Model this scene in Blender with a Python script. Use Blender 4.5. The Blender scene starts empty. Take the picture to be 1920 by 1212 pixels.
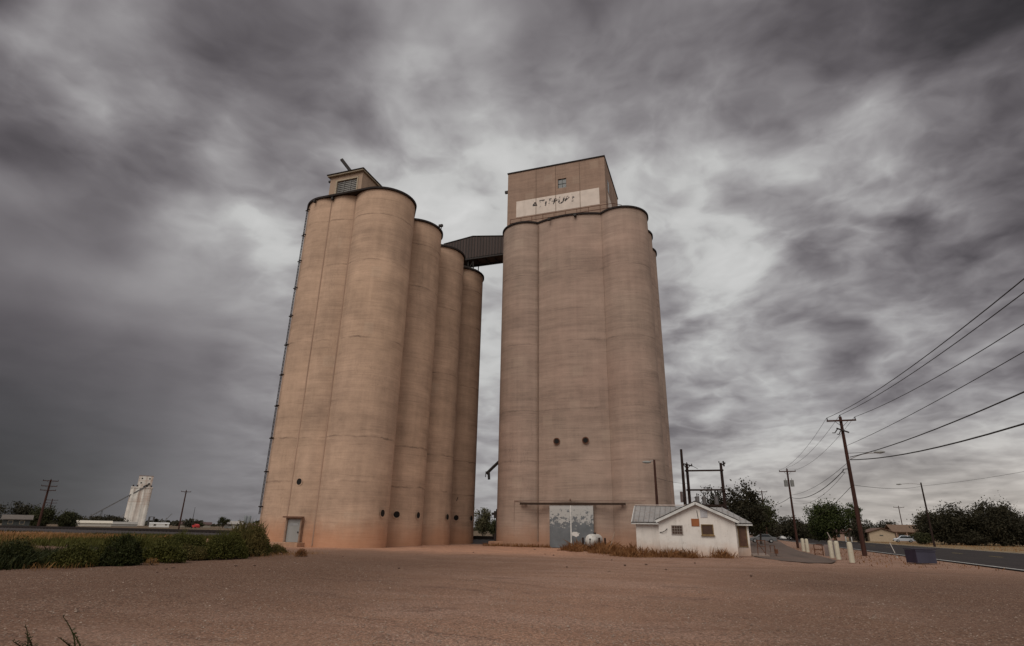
import bpy, math, random
import numpy as np
from mathutils import Vector, Matrix
from math import sin, cos, pi, radians

scene = bpy.context.scene
COL = scene.collection
R = random.Random(7)

# world frame: X runs along the silos' front wall, Y along the street, Z up; metres; viewer's eye at (0,0,1.6)
EYE = Vector((0, 0, 1.6))

# ------------------------------------------------------------------ mesh builder
class MB:
    def __init__(s): s.v = []; s.f = []; s.mi = []
    def add(s, vs, fs, mi=0):
        o = len(s.v); s.v += [tuple(p) for p in vs]
        s.f += [tuple(i + o for i in f) for f in fs]; s.mi += [mi] * len(fs); return s
    def box(s, x0, x1, y0, y1, z0, z1, mi=0):
        return s.add([(x0,y0,z0),(x1,y0,z0),(x1,y1,z0),(x0,y1,z0),(x0,y0,z1),(x1,y0,z1),(x1,y1,z1),(x0,y1,z1)],
            [(0,3,2,1),(4,5,6,7),(0,1,5,4),(1,2,6,5),(2,3,7,6),(3,0,4,7)], mi)
    def bar(s, p, q, w, h=None, mi=0):
        h = h or w; p = Vector(p); q = Vector(q); d = (q - p).normalized()
        a = d.cross(Vector((0,0,1)))
        if a.length < 1e-3: a = Vector((1,0,0))
        a.normalize(); b = a.cross(d)
        vs = [c + a*i*w/2 + b*j*h/2 for c in (p, q) for i, j in ((-1,-1),(1,-1),(1,1),(-1,1))]
        return s.add(vs, [(3,2,1,0),(4,5,6,7),(0,1,5,4),(1,2,6,5),(2,3,7,6),(3,0,4,7)], mi)
    def tube(s, pts, r, n=8, cap=True, mi=0):
        pts = [Vector(p) for p in pts]; rs = r if isinstance(r, (list, tuple)) else [r]*len(pts)
        o = len(s.v); 
        d0 = (pts[-1] - pts[0]).normalized()
        ref = Vector((0,0,1)) if abs(d0.z) < .9 else Vector((0,1,0))
        for i, p in enumerate(pts):
            d = (pts[min(i+1, len(pts)-1)] - pts[max(i-1, 0)]).normalized()
            a = d.cross(ref).normalized(); b = a.cross(d)
            for k in range(n):
                t = 2*pi*k/n; s.v.append(tuple(p + (a*cos(t) + b*sin(t))*rs[i]))
        nf = 0
        for i in range(len(pts)-1):
            for k in range(n):
                k2 = (k+1) % n
                s.f.append((o+i*n+k, o+i*n+k2, o+(i+1)*n+k2, o+(i+1)*n+k)); nf += 1
        if cap:
            s.f.append(tuple(o+k for k in reversed(range(n)))); s.f.append(tuple(o+(len(pts)-1)*n+k for k in range(n))); nf += 2
        s.mi += [mi]*nf; return s
    def prism(s, poly, z0, z1, mi=0):
        n = len(poly)
        vs = [(x,y,z0) for x,y in poly] + [(x,y,z1) for x,y in poly]
        return s.add(vs, [tuple(reversed(range(n))), tuple(range(n, 2*n))] + [(i,(i+1)%n,n+(i+1)%n,n+i) for i in range(n)], mi)
    def prism_xz(s, poly, y0, y1, mi=0):
        n = len(poly)
        vs = [(x,y0,z) for x,z in poly] + [(x,y1,z) for x,z in poly]
        return s.add(vs, [tuple(range(n)), tuple(reversed(range(n, 2*n)))] + [((i+1)%n,i,n+i,n+(i+1)%n) for i in range(n)], mi)
    def prism_yz(s, poly, x0, x1, mi=0):
        n = len(poly)
        vs = [(x0,y,z) for y,z in poly] + [(x1,y,z) for y,z in poly]
        return s.add(vs, [tuple(reversed(range(n))), tuple(range(n, 2*n))] + [(i,(i+1)%n,n+(i+1)%n,n+i) for i in range(n)], mi)
    def disc(s, c, nrm, r, t, n=20, mi=0):
        c = Vector(c); nrm = Vector(nrm).normalized()
        return s.tube([c - nrm*t/2, c + nrm*t/2], r, n, True, mi)
    def lathe(s, c, prof, n=24, mi=0):      # prof: (radius, z)
        o = len(s.v)
        for r, z in prof:
            for k in range(n):
                t = 2*pi*k/n; s.v.append((c[0]+r*cos(t), c[1]+r*sin(t), c[2]+z))
        nf = 0
        for i in range(len(prof)-1):
            for k in range(n):
                k2 = (k+1) % n; s.f.append((o+i*n+k, o+i*n+k2, o+(i+1)*n+k2, o+(i+1)*n+k)); nf += 1
        s.mi += [mi]*nf; return s
    def ball(s, c, rx, ry=None, rz=None, n=12, m=8, mi=0):
        ry = ry or rx; rz = rz or rx; o = len(s.v); nf = 0
        for j in range(m+1):
            p = pi*j/m
            for k in range(n):
                t = 2*pi*k/n; s.v.append((c[0]+rx*sin(p)*cos(t), c[1]+ry*sin(p)*sin(t), c[2]+rz*cos(p)))
        for j in range(m):
            for k in range(n):
                k2 = (k+1)%n; s.f.append((o+j*n+k, o+(j+1)*n+k, o+(j+1)*n+k2, o+j*n+k2)); nf += 1
        s.mi += [mi]*nf; return s
    def build(s, name, mat, parent=None, smooth=None, bevel=0):
        off = Vector((0,0,0)); p = parent
        while p is not None: off += p.location; p = p.parent
        me = bpy.data.meshes.new(name)
        me.from_pydata([(x-off.x, y-off.y, z-off.z) for x,y,z in s.v], [], s.f)
        mats = mat if isinstance(mat, (list, tuple)) else [mat]
        for m in mats: me.materials.append(m)
        if len(mats) > 1: me.polygons.foreach_set('material_index', s.mi)
        o = bpy.data.objects.new(name, me); COL.objects.link(o)
        if parent is not None: o.parent = parent
        me.update()
        if smooth is not None:
            me.polygons.foreach_set('use_smooth', [True]*len(me.polygons))
            try: me.set_sharp_from_angle(angle=radians(smooth))
            except Exception: pass
        if bevel:
            b = o.modifiers.new('bevel', 'BEVEL'); b.width = bevel; b.segments = 2; b.limit_method = 'ANGLE'
        return o

def quads(name, V, mat, parent=None, nper=4):
    """many loose quads (leaves, blades) given as an (N*nper,3) array"""
    off = Vector((0,0,0)); p = parent
    while p is not None: off += p.location; p = p.parent
    V = np.asarray(V, float).reshape(-1,3) - np.array(off)
    N = len(V)//nper
    me = bpy.data.meshes.new(name)
    me.vertices.add(len(V)); me.vertices.foreach_set('co', V.ravel())
    me.loops.add(len(V)); me.loops.foreach_set('vertex_index', np.arange(len(V)))
    me.polygons.add(N); me.polygons.foreach_set('loop_start', np.arange(0, len(V), nper))
    me.polygons.foreach_set('loop_total', np.full(N, nper))
    me.update(calc_edges=True); me.materials.append(mat)
    o = bpy.data.objects.new(name, me); COL.objects.link(o)
    if parent is not None: o.parent = parent
    return o

def tag(o, label=None, cat=None, group=None, kind=None):
    if label: o['label'] = label
    if cat: o['category'] = cat
    if group: o['group'] = group
    if kind: o['kind'] = kind
    return o
def thing(name, loc, label, cat, group=None):
    o = bpy.data.objects.new(name, None); COL.objects.link(o); o.location = loc
    o.empty_display_size = .3
    return tag(o, label, cat, group)
def copy_tree(o, parent=None):
    c = o.copy(); COL.objects.link(c); c.parent = parent
    for ch in list(o.children): copy_tree(ch, c)
    return c

# ------------------------------------------------------------------ materials
class NT:
    def __init__(s, nt): s.t = nt; s.t.nodes.clear()
    def n(s, typ, **kw):
        nd = s.t.nodes.new(typ)
        for k, v in kw.items(): setattr(nd, k, v)
        return nd
    def put(s, sock, v):
        if isinstance(v, bpy.types.NodeSocket): s.t.links.new(v, sock)
        elif v is not None:
            if hasattr(sock.default_value, '__len__') and not hasattr(v, '__len__'): v = (v,)*len(sock.default_value)
            if hasattr(sock.default_value, '__len__') and len(sock.default_value) == 4 and len(v) == 3: v = (*v, 1)
            sock.default_value = v
    def math(s, op, a, b=None, c=None, clamp=False):
        nd = s.n('ShaderNodeMath', operation=op); nd.use_clamp = clamp
        for i, x in enumerate((a, b, c)):
            if x is not None: s.put(nd.inputs[i], x)
        return nd.outputs[0]
    def vmath(s, op, a, b=None, out=0):
        nd = s.n('ShaderNodeVectorMath', operation=op); s.put(nd.inputs[0], a)
        if b is not None: s.put(nd.inputs[1], b)
        return nd.outputs[out]
    def scale(s, v, k):
        nd = s.n('ShaderNodeVectorMath', operation='SCALE'); s.put(nd.inputs[0], v); s.put(nd.inputs['Scale'], k); return nd.outputs[0]
    def noise(s, vec, scale=1, detail=5, rough=.55, color=False):
        nd = s.n('ShaderNodeTexNoise'); s.put(nd.inputs['Vector'], vec); nd.inputs['Scale'].default_value = scale
        nd.inputs['Detail'].default_value = detail; nd.inputs['Roughness'].default_value = rough
        return nd.outputs[1 if color else 0]
    def voronoi(s, vec, scale, out=0):
        nd = s.n('ShaderNodeTexVoronoi'); s.put(nd.inputs['Vector'], vec); nd.inputs['Scale'].default_value = scale
        return nd.outputs[out]
    def mapr(s, v, a, b, c=0., d=1., smooth=False):
        nd = s.n('ShaderNodeMapRange'); nd.clamp = True
        if smooth: nd.interpolation_type = 'SMOOTHSTEP'
        for i, x in enumerate((v, a, b, c, d)): s.put(nd.inputs[i], x)
        return nd.outputs[0]
    def mix(s, f, a, b, typ='MIX'):
        nd = s.n('ShaderNodeMix', data_type='RGBA', blend_type=typ); s.put(nd.inputs[0], f); s.put(nd.inputs[6], a); s.put(nd.inputs[7], b)
        return nd.outputs[2]
    def sep(s, v):
        nd = s.n('ShaderNodeSeparateXYZ'); s.put(nd.inputs[0], v); return nd.outputs
    def comb(s, x, y, z):
        nd = s.n('ShaderNodeCombineXYZ')
        for i, k in enumerate((x, y, z)): s.put(nd.inputs[i], k)
        return nd.outputs[0]
    def pos(s): return s.n('ShaderNodeNewGeometry').outputs['Position']
    def objc(s): return s.n('ShaderNodeTexCoord').outputs['Object']
    def bump(s, h, strength=.3, dist=.05):
        nd = s.n('ShaderNodeBump'); nd.inputs['Strength'].default_value = strength; nd.inputs['Distance'].default_value = dist
        s.put(nd.inputs['Height'], h); return nd.outputs[0]
    def out(s, color, rough=.85, metal=0., normal=None, spec=.3, emission=None):
        b = s.n('ShaderNodeBsdfPrincipled'); s.put(b.inputs['Base Color'], color); s.put(b.inputs['Roughness'], rough)
        s.put(b.inputs['Metallic'], metal); s.put(b.inputs['Specular IOR Level'], spec)
        if normal is not None: s.put(b.inputs['Normal'], normal)
        o = s.n('ShaderNodeOutputMaterial'); s.t.links.new(b.outputs[0], o.inputs[0]); return b
def mat(name):
    m = bpy.data.materials.new(name); m.use_nodes = True; return m, NT(m.node_tree)

def simple(name, c, rough=.8, metal=0., vary=.25, scale=3., bump=0., spec=.3, streak=False, tint=None):
    m, t = mat(name); p = t.pos()
    q = t.vmath('MULTIPLY', p, (1,1,.12)) if streak else p
    n = t.noise(q, scale, 6, .6)
    k = t.mapr(n, .25, .75, 1-vary, 1+vary)
    col = t.mix(1., c, t.comb(k,k,k), 'MULTIPLY')
    if tint: col = t.mix(t.mapr(t.noise(p, scale*2.3, 5, .65), .52, .72), col, tint)
    nm = t.bump(t.noise(p, scale*8, 4), bump, .02) if bump else None
    t.out(col, rough, metal, nm, spec); return m

def concrete(name, c, warm, cool, dirt, seams=(), lamina=.10, blotch=.16, seamk=.35):
    m, t = mat(name); p = t.pos(); z = t.sep(p)[2]
    big = t.noise(p, .11, 5, .6); mid = t.noise(p, .6, 7, .65); fine = t.noise(p, 9., 4, .6)
    lam = t.noise(t.vmath('MULTIPLY', p, (.16,.16,2.2)), 1., 6, .65)
    lam2 = t.noise(t.vmath('MULTIPLY', p, (.05,.05,.34)), 1., 4, .6)
    stk = t.noise(t.vmath('MULTIPLY', p, (1.6,1.6,.045)), 1., 5, .6)
    col = t.mix(t.mapr(big, .35, .65), warm, cool)
    col = t.mix(.5, col, c)
    k = t.math('ADD', t.mapr(lam, .3, .7, 1-lamina, 1+lamina), t.mapr(mid, .3, .7, -blotch, blotch))
    k = t.math('ADD', k, t.mapr(lam2, .35, .65, -.10, .08))
    k = t.math('ADD', k, t.mapr(stk, .3, .7, -.09, .06))
    k = t.math('ADD', k, t.mapr(fine, .3, .7, -.05, .05))
    # pour joints every 1.22 m, faint and broken
    wob = t.math('MULTIPLY', t.math('SUBTRACT', t.noise(p, .35, 4), .5), .5)
    zz = t.math('DIVIDE', t.math('ADD', z, wob), 1.22)
    fr = t.math('ABSOLUTE', t.math('SUBTRACT', t.math('FRACT', zz), .5))
    line = t.mapr(fr, .0, .028, 1., 0.)
    line = t.math('MULTIPLY', line, t.mapr(t.noise(t.vmath('MULTIPLY', p, (.3,.3,.8)), 1., 5, .65), .44, .62))
    k = t.math('SUBTRACT', k, t.math('MULTIPLY', line, .27))
    # fine slip-form drag lines and small pits
    dl = t.noise(t.vmath('MULTIPLY', p, (.5,.5,11.)), 1., 4, .6)
    k = t.math('ADD', k, t.math('MULTIPLY', t.mapr(dl, .35, .65, -.10, .08), t.mapr(t.noise(p, .22, 3), .35, .6, .3, 1.)))
    pit = t.mapr(t.noise(p, 5.5, 5, .7), .66, .70); k = t.math('SUBTRACT', k, t.math('MULTIPLY', pit, .14))
    # thin wandering cracks
    cr = t.math('ABSOLUTE', t.math('SUBTRACT', t.noise(t.vmath('MULTIPLY', p, (1.,1.,.16)), .9, 7, .62), .5))
    crk = t.math('MULTIPLY', t.mapr(cr, .0, .006, 1., 0.), t.mapr(t.noise(p, .17, 3), .56, .64)); k = t.math('SUBTRACT', k, t.math('MULTIPLY', crk, .25))
    for zs in seams:
        w2 = t.math('MULTIPLY', t.math('SUBTRACT', t.noise(p, .8, 5, .7), .5), .45)
        d = t.math('ABSOLUTE', t.math('SUBTRACT', t.math('ADD', z, w2), zs))
        s_ = t.math('MULTIPLY', t.mapr(d, .0, .10, 1., 0.), t.mapr(t.noise(p, .5, 3), .38, .6))
        k = t.math('SUBTRACT', k, t.math('MULTIPLY', s_, seamk))
        under = t.math('MULTIPLY', t.mapr(t.math('SUBTRACT', zs, t.math('ADD', z, w2)), .0, 1.6, 1., 0.), t.math('LESS_THAN', t.math('ADD', z, w2), zs))
        k = t.math('SUBTRACT', k, t.math('MULTIPLY', t.math('MULTIPLY', under, t.mapr(stk, .45, .6)), .08))
    col = t.mix(1., col, t.comb(k,k,k), 'MULTIPLY')
    # small dark patches and repairs
    spots = t.mapr(t.noise(p, 1.7, 8, .75), .66, .74)
    col = t.mix(t.math('MULTIPLY', spots, .35), col, (.12,.085,.06))
    # squarish pale patches of later plaster
    vp = t.n('ShaderNodeTexVoronoi', distance='CHEBYCHEV'); t.put(vp.inputs['Vector'], p); vp.inputs['Scale'].default_value = .33
    pch = t.math('MULTIPLY', t.math('LESS_THAN', t.math('ADD', vp.outputs[0], t.math('MULTIPLY', fine, .08)), .21), t.math('GREATER_THAN', t.sep(vp.outputs[1])[0], .62))
    col = t.mix(t.math('MULTIPLY', pch, .14), col, (.50,.40,.31))
    # red soil splashed on the foot of the wall
    zd = t.math('ADD', z, t.math('MULTIPLY', t.math('SUBTRACT', t.noise(p, .45, 5, .65), .5), 2.2))
    d1 = t.mapr(zd, 2.6, .2, 0., .62, True)
    col = t.mix(d1, col, dirt)
    h = t.math('ADD', t.math('MULTIPLY', lam, .5), t.math('ADD', t.math('MULTIPLY', mid, .6), t.math('MULTIPLY', fine, .2)))
    t.out(col, .92, 0, t.bump(h, .35, .06), .2); return m

CONC_L = concrete('concrete_tan', (.468,.318,.228), (.497,.338,.238), (.424,.291,.216), (.46,.20,.10), (29.5, 24.7, 17.2, 8.6, 5.0), .07, .15, .5)
CONC_R = concrete('concrete_grey', (.352,.252,.203), (.38,.262,.21), (.322,.246,.196), (.36,.18,.10), (28.4, 20.3, 13.1, 8.0), .13, .11, .3)
CONC_H = concrete('concrete_headhouse', (.31,.21,.158), (.33,.222,.165), (.29,.20,.155), (.30,.205,.16), (), .06, .09)
DARK_RIM = simple('weathered_rim', (.022,.015,.013), .9, vary=.4, scale=2.)
ROOF_TAR = simple('roof_tar', (.09,.075,.065), .95, vary=.3)
BROWN_METAL = simple('brown_sheet_metal', (.058,.038,.033), .7, .0, .25, 1.2, 0, .3, True)
DARK_METAL = simple('dark_metal', (.028,.022,.02), .6, .2, .3, 4.)
RUST = simple('rust', (.11,.045,.025), .85, .2, .35, 5., .2)
GALV = simple('galvanised', (.30,.285,.28), .55, .25, .16, 1.5, 0, .4, True, (.25,.205,.18))
CREAM_TRIM = simple('cream_trim', (.36,.29,.21), .8, vary=.2)
HOLE = simple('dark_opening', (.012,.010,.009), .9, vary=.2)
def wood_pole(name, c):
    m, t = mat(name); p = t.pos()
    n = t.noise(t.vmath('MULTIPLY', p, (14,14,.8)), 1., 5, .6)
    k = t.mapr(n, .3, .7, .6, 1.35); t.out(t.mix(1., c, t.comb(k,k,k), 'MULTIPLY'), .9, 0, t.bump(n, .4, .02), .2); return m
POLE = wood_pole('creosoted_pole', (.052,.023,.017)); POLE_D = wood_pole('dark_pole', (.028,.016,.013))
WIRE = simple('wire', (.02,.018,.018), .6)
GLASS = simple('dusty_glass', (.035,.04,.042), .25, 0, .4, 2., 0, .5)

def stucco():
    m, t = mat('white_stucco'); p = t.pos(); z = t.sep(p)[2]
    n = t.noise(p, 1.1, 6, .65); f = t.noise(p, 18., 4)
    st = t.noise(t.vmath('MULTIPLY', p, (3.2,3.2,.30)), 1., 7, .7)
    k = t.math('ADD', t.mapr(n, .3, .7, .88, 1.05), t.mapr(st, .5, .74, .0, -.16))
    col = t.mix(1., (.71,.66,.615), t.comb(k,k,k), 'MULTIPLY')
    zd = t.math('ADD', z, t.math('MULTIPLY', t.math('SUBTRACT', t.noise(p, 1.3, 5, .65), .5), 1.1))
    col = t.mix(t.mapr(zd, 1.15, .05, 0., .62, True), col, (.42,.235,.14))
    col = t.mix(t.mapr(t.noise(p, 2.6, 7, .7), .60, .70, 0, .55), col, (.43,.36,.30))
    t.out(col, .9, 0, t.bump(f, .25, .01), .2); return m
STUCCO = stucco()

def ground_mat():
    m, t = mat('red_gravel_earth'); p = t.pos(); X, Y, Z = t.sep(p)
    big = t.noise(p, .06, 5, .6); mid = t.noise(p, .55, 6, .6)
    col = t.mix(t.mapr(big, .35, .65), (.262,.149,.101), (.225,.134,.094))
    col = t.mix(t.mapr(mid, .35, .7, 0., .6), col, (.19,.106,.076))
    # wheel-packed sweeps curving over the yard
    q = t.vmath('ADD', p, t.scale(t.noise(p, .05, 3, .5, True), 14.))
    s = t.noise(t.vmath('MULTIPLY', q, (.05,.55,1)), 1., 5, .6)
    col = t.mix(t.mapr(s, .47, .60, 0., .6), col, (.285,.178,.134))
    s2 = t.noise(t.vmath('MULTIPLY', q, (.03,.9,1)), 1.7, 4, .6)
    col = t.mix(t.mapr(s2, .57, .66, 0., .65), col, (.13,.073,.054))
    # paler dusty apron along the foot of the silos
    ap = t.math('MULTIPLY', t.mapr(t.math('ADD', Y, t.math('MULTIPLY', t.math('SUBTRACT', t.noise(p, .3, 4, .6), .5), 7.)), 34., 41., 0., 1., True), t.mapr(X, -5., -14., 0., 1., True))
    col = t.mix(t.math('MULTIPLY', ap, t.mapr(mid, .3, .6, .5, 1.)), col, (.40,.215,.14))
    far = t.math('MULTIPLY', t.mapr(Y, 58., 64., 0., 1., True), t.mapr(X, -8., -16., 0., 1., True))
    col = t.mix(t.math('MULTIPLY', far, .9), col, t.mix(t.mapr(t.noise(p, .08, 4, .6), .4, .6), (.055,.048,.028), (.10,.07,.045)))
    # lens vignette painted into the soil colour along both sides of the yard
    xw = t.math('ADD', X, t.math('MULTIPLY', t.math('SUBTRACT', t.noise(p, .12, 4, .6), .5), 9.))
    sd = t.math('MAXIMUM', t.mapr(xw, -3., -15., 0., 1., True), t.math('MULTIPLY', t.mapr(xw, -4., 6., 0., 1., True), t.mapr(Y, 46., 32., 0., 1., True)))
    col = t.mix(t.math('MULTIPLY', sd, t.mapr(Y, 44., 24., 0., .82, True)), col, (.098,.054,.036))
    # gravel: pale and dark stones
    v = t.voronoi(p, 33., 1); vs = t.sep(v)
    st = t.mapr(vs[0], 0., 1., .5, 1.52)
    v2 = t.sep(t.voronoi(p, 70., 1)); st2 = t.mapr(v2[1], 0., 1., .7, 1.34)
    k = t.math('MULTIPLY', st, st2)
    soft = t.mapr(t.noise(p, .35, 4, .6), .35, .6, .5, 1.)
    k = t.math('ADD', t.math('MULTIPLY', t.math('SUBTRACT', k, 1.), soft), 1.)
    col = t.mix(1., col, t.comb(k,k,k), 'MULTIPLY')
    pale = t.math('GREATER_THAN', vs[1], .93)
    col = t.mix(t.math('MULTIPLY', pale, .5), col, (.38,.29,.23))
    h = t.math('ADD', t.math('MULTIPLY', t.voronoi(p, 33., 0), -.35), t.math('ADD', t.math('MULTIPLY', t.noise(p, 4., 5), .8), t.math('MULTIPLY', t.noise(p, 60., 3), .4)))
    t.out(col, .95, 0, t.bump(h, .5, .035), .15); return m
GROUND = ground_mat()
def asphalt(name, c, dusty):
    m, t = mat(name); p = t.pos()
    k = t.mapr(t.noise(p, 30., 4), .3, .7, .75, 1.25)
    col = t.mix(1., c, t.comb(k,k,k), 'MULTIPLY')
    q = t.vmath('MULTIPLY', p, (1.,.06,1.))
    col = t.mix(t.mapr(t.noise(q, .9, 5, .6), .45, .7, 0, .6), col, tuple(x*.55 for x in c))
    col = t.mix(t.mapr(t.noise(p, .25, 5, .65), .5, .72, 0, .7), col, dusty)
    t.out(col, .9, 0, t.bump(t.noise(p, 40., 3), .3, .02), .2); return m
ASPH = asphalt('asphalt', (.027,.020,.019), (.042,.031,.027))
DRIVE = asphalt('worn_drive', (.115,.082,.068), (.18,.105,.076))
def foliage(name, a, b, c, sc=1.2):
    m, t = mat(name); p = t.pos()
    n = t.noise(p, sc, 3, .6); f = t.noise(p, sc*9, 2, .5)
    col = t.mix(t.mapr(n, .36, .64), a, b); col = t.mix(t.mapr(f, .5, .72), col, c)
    bs = t.out(col, .75, 0, None, .15); return m
LEAF = foliage('dark_leaves', (.024,.026,.011), (.042,.043,.018), (.066,.064,.028), .5)
LEAF_D = foliage('dusky_leaves', (.019,.017,.010), (.033,.029,.016), (.054,.045,.026), .5)
LEAF_G = foliage('green_leaves', (.023,.030,.009), (.038,.047,.013), (.062,.070,.023), .5)
LEAF_O = foliage('olive_leaves', (.060,.056,.028), (.085,.076,.040), (.11,.095,.05), .5)
WEED = foliage('green_weed', (.036,.037,.007), (.062,.060,.011), (.098,.088,.022), 1.1)
WEED_D = foliage('dark_weed', (.013,.016,.004), (.022,.026,.006), (.040,.040,.010), 1.1)
WEED_B = foliage('browning_weed', (.050,.046,.012), (.090,.066,.020), (.14,.098,.034), 1.1)
STRAW = foliage('dry_straw', (.19,.085,.030), (.24,.125,.045), (.30,.18,.08), .8)
RUSTWEED = foliage('rust_brown_weed', (.125,.050,.019), (.18,.078,.030), (.26,.14,.062), .9)
BARK = wood_pole('bark', (.07,.052,.042))

# ------------------------------------------------------------------ setting: ground, road, railway bank
def terrain():
    xs = sorted(set([-1500,-700,-400,-250] + list(np.arange(-160,160.1,6)) + list(np.arange(-36,30.1,1.0)) + [250,400,700,1500]))
    ys = sorted(set([-400,-150,-60,-20] + list(np.arange(-6,64.1,1.0)) + list(np.arange(70,260,8)) + [300,400,600,1000,2500]))
    vs = []
    for y in ys:
        for x in xs:
            z = 0.
            if -40 < x < 9 and 4 < y < 60:
                z += .035*sin(x*.55+1.3*sin(y*.31)) * cos(y*.42+.7*sin(x*.23)) + .02*sin(x*1.7+y*1.1)
                for (cx, cy) in ((-14,40),): pass
            if y > 62 and x < 12: z -= min(.35, (y-62)*.02)
            vs.append((x, y, z))
    nx = len(xs); fs = [(j*nx+i, j*nx+i+1, (j+1)*nx+i+1, (j+1)*nx+i) for j in range(len(ys)-1) for i in range(nx-1)]
    m = MB().add(vs, fs); return m
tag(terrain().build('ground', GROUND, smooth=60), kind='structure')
b = MB()
b.add([(14.0,-200,.05),(30.0,-200,.05),(30.0,420,.05),(14.0,420,.05)], [(0,1,2,3)])
tag(b.build('road', ASPH), kind='structure')
b = MB()
for x0, x1 in ((14.32,14.52),(29.4,29.55)):
    b.add([(x0,-200,.056),(x1,-200,.056),(x1,420,.056),(x0,420,.056)], [(0,1,2,3)])
tag(b.build('road_edge_line', simple('worn_road_paint', (.50,.48,.46), .8, vary=.3, scale=2.)), kind='structure')
b = MB()
for k in range(60):
    y = -100 + k*9
    b.add([(21.95,y,.056),(22.08,y,.056),(22.08,y+3,.056),(21.95,y+3,.056)], [(0,1,2,3)])
tag(b.build('road_centre_line', simple('yellow_road_paint', (.40,.30,.10), .8, vary=.4, scale=2.)), kind='structure')
b = MB()
dr = [(1.95,48.6),(2.3,45.3),(3.3,41.2),(4.6,39.4),(5.9,40.2),(6.75,44),(6.95,52),(6.95,66),(8.3,92),(12,150),(4,150),(3.5,92),(2.6,66)]
b.add([(x,y,.045) for x,y in dr], [tuple(range(len(dr)))])
tag(b.build('driveway', DRIVE), kind='structure')
b = MB()
b.add([(30.0,-200,.03),(33.5,-200,.03),(33.5,420,.03),(30.0,420,.03)], [(0,1,2,3)])
b.add([(33.5,-200,.034),(90,-200,.06),(90,330,.06),(33.5,330,.034)], [(0,1,2,3)])
tag(b.build('road_verge', simple('dry_verge', (.20,.135,.07), .95, vary=.35, scale=.4, tint=(.12,.10,.05))), kind='structure')
# railway bank with ballast
b = MB()
prof = [(60.6,-.06),(66.6,.36),(69.8,.36),(73,-.5)]
for (y0,z0),(y1,z1) in zip(prof[:-1], prof[1:]):
    for k in range(40):
        x0 = -330 + k*8.0; x1 = x0 + 8.0
        b.add([(x0,y0,z0),(x1,y0,z0),(x1,y1,z1),(x0,y1,z1)], [(0,1,2,3)])
BALLAST = simple('ballast', (.036,.028,.028), .95, vary=.5, scale=6., bump=.5, tint=(.075,.05,.035))
tag(b.build('railway_bank', BALLAST), kind='structure')
t_ = thing('railway_track', (-120,68,.34), 'dark steel railway rails on low sleepers along the top of the ballast bank', 'railway track')
b = MB()
for y in (67.4, 68.9):
    b.box(-330,-12,y-.04,y+.04,.46,.72); b.box(-330,-12,y-.075,y+.075,.45,.48)
b.build('rail', simple('rail_steel', (.022,.015,.013), .7, .3), t_)
b = MB()
for k in range(430):
    x = -328 + k*.735; b.box(x, x+.26, 66.9, 69.4, .365, .455)
b.build('sleeper', simple('sleeper_wood', (.030,.022,.018), .95), t_)

# ------------------------------------------------------------------ left elevator
def outline(circles, polys, cx, cy, n=900):
    pts = []
    for i in range(n):
        a = 2*pi*i/n; dx, dy = cos(a), sin(a); best = 0
        for (x, y, r) in circles:
            bx = (x-cx)*dx + (y-cy)*dy; d2 = (x-cx)**2 + (y-cy)**2 - bx*bx
            if d2 < r*r: best = max(best, bx + math.sqrt(r*r-d2))
        for P in polys:
            for (x0,y0),(x1,y1) in zip(P, P[1:]+P[:1]):
                ex, ey = x1-x0, y1-y0; den = dx*ey - dy*ex
                if abs(den) < 1e-9: continue
                tt = ((x0-cx)*ey - (y0-cy)*ex)/den; u = ((x0-cx)*dy - (y0-cy)*dx)/den
                if tt > 0 and 0 <= u <= 1: best = max(best, tt)
        pts.append((cx+dx*best, cy+dy*best))
    return pts
def arc3(p, q, bulge_y, n=14):
    (x0,y0),(x1,y1) = p, q; out = []
    for i in range(n+1):
        t = i/n; out.append((x0+(x1-x0)*t, y0+(y1-y0)*t - 4*t*(1-t)*((y0+y1)/2-bulge_y)))
    return out
def curtain(pts, z0, z1):
    m = MB(); n = len(pts)
    m.add([(x,y,z0) for x,y in pts]+[(x,y,z1) for x,y in pts], [(i,i+1,n+i+1,n+i) for i in range(n-1)]); return m

LR, LH = 2.98, 32.2
LE = thing('grain_elevator', (-31.75,52.4,0), 'tan concrete grain elevator of fluted silos with a small louvred penthouse on top', 'grain elevator')
LC = [(-29.0,43.12+6.19*i) for i in range(4)]; LCl = [(-34.5,43.12+6.19*i) for i in range(4)]
for (x,y) in LC + LCl:
    MB().lathe((x,y,0), [(LR,-.3)]+[(LR,LH*k/8) for k in range(1,9)], 72).build('silo', CONC_L, LE, smooth=40)
mid = arc3((-33.34,40.4),(-30.80,40.75),40.26)
curtain(mid, -.3, LH).build('bay_wall', CONC_L, LE, smooth=40)
STAIN = simple('stained_joint', (.365,.247,.182), .95, vary=.25, scale=1., streak=True)
for (x, y) in ((-33.34,40.38),(-30.81,40.72)): MB().tube([(x,y,.05),(x,y,LH-.1)],.06,8).build('bay_joint', STAIN, LE)
curtain([(x,y) for x,y in arc3((-30.8,64.1),(-33.34,64.4),64.8)], -.3, LH).build('bay_wall', CONC_L, LE, smooth=40)
ov = .17
polyL = [(-34.5,LC[0][1]-LR-ov),(-29,LC[0][1]-LR-ov),(-29,LC[3][1]+LR+ov),(-34.5,LC[3][1]+LR+ov)]
ol = outline([(x,y,LR+ov) for x,y in LC+LCl], [polyL], -31.75, 52.4)
roof = MB().prism(ol, LH-.06, LH+.14).build('roof_slab', DARK_RIM, LE)
MB().prism([(cxx*.985-31.75*.015, cyy*.985+52.4*.015) for cxx,cyy in ol], LH+.14, LH+.2).build('roofing', ROOF_TAR, roof)
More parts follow.
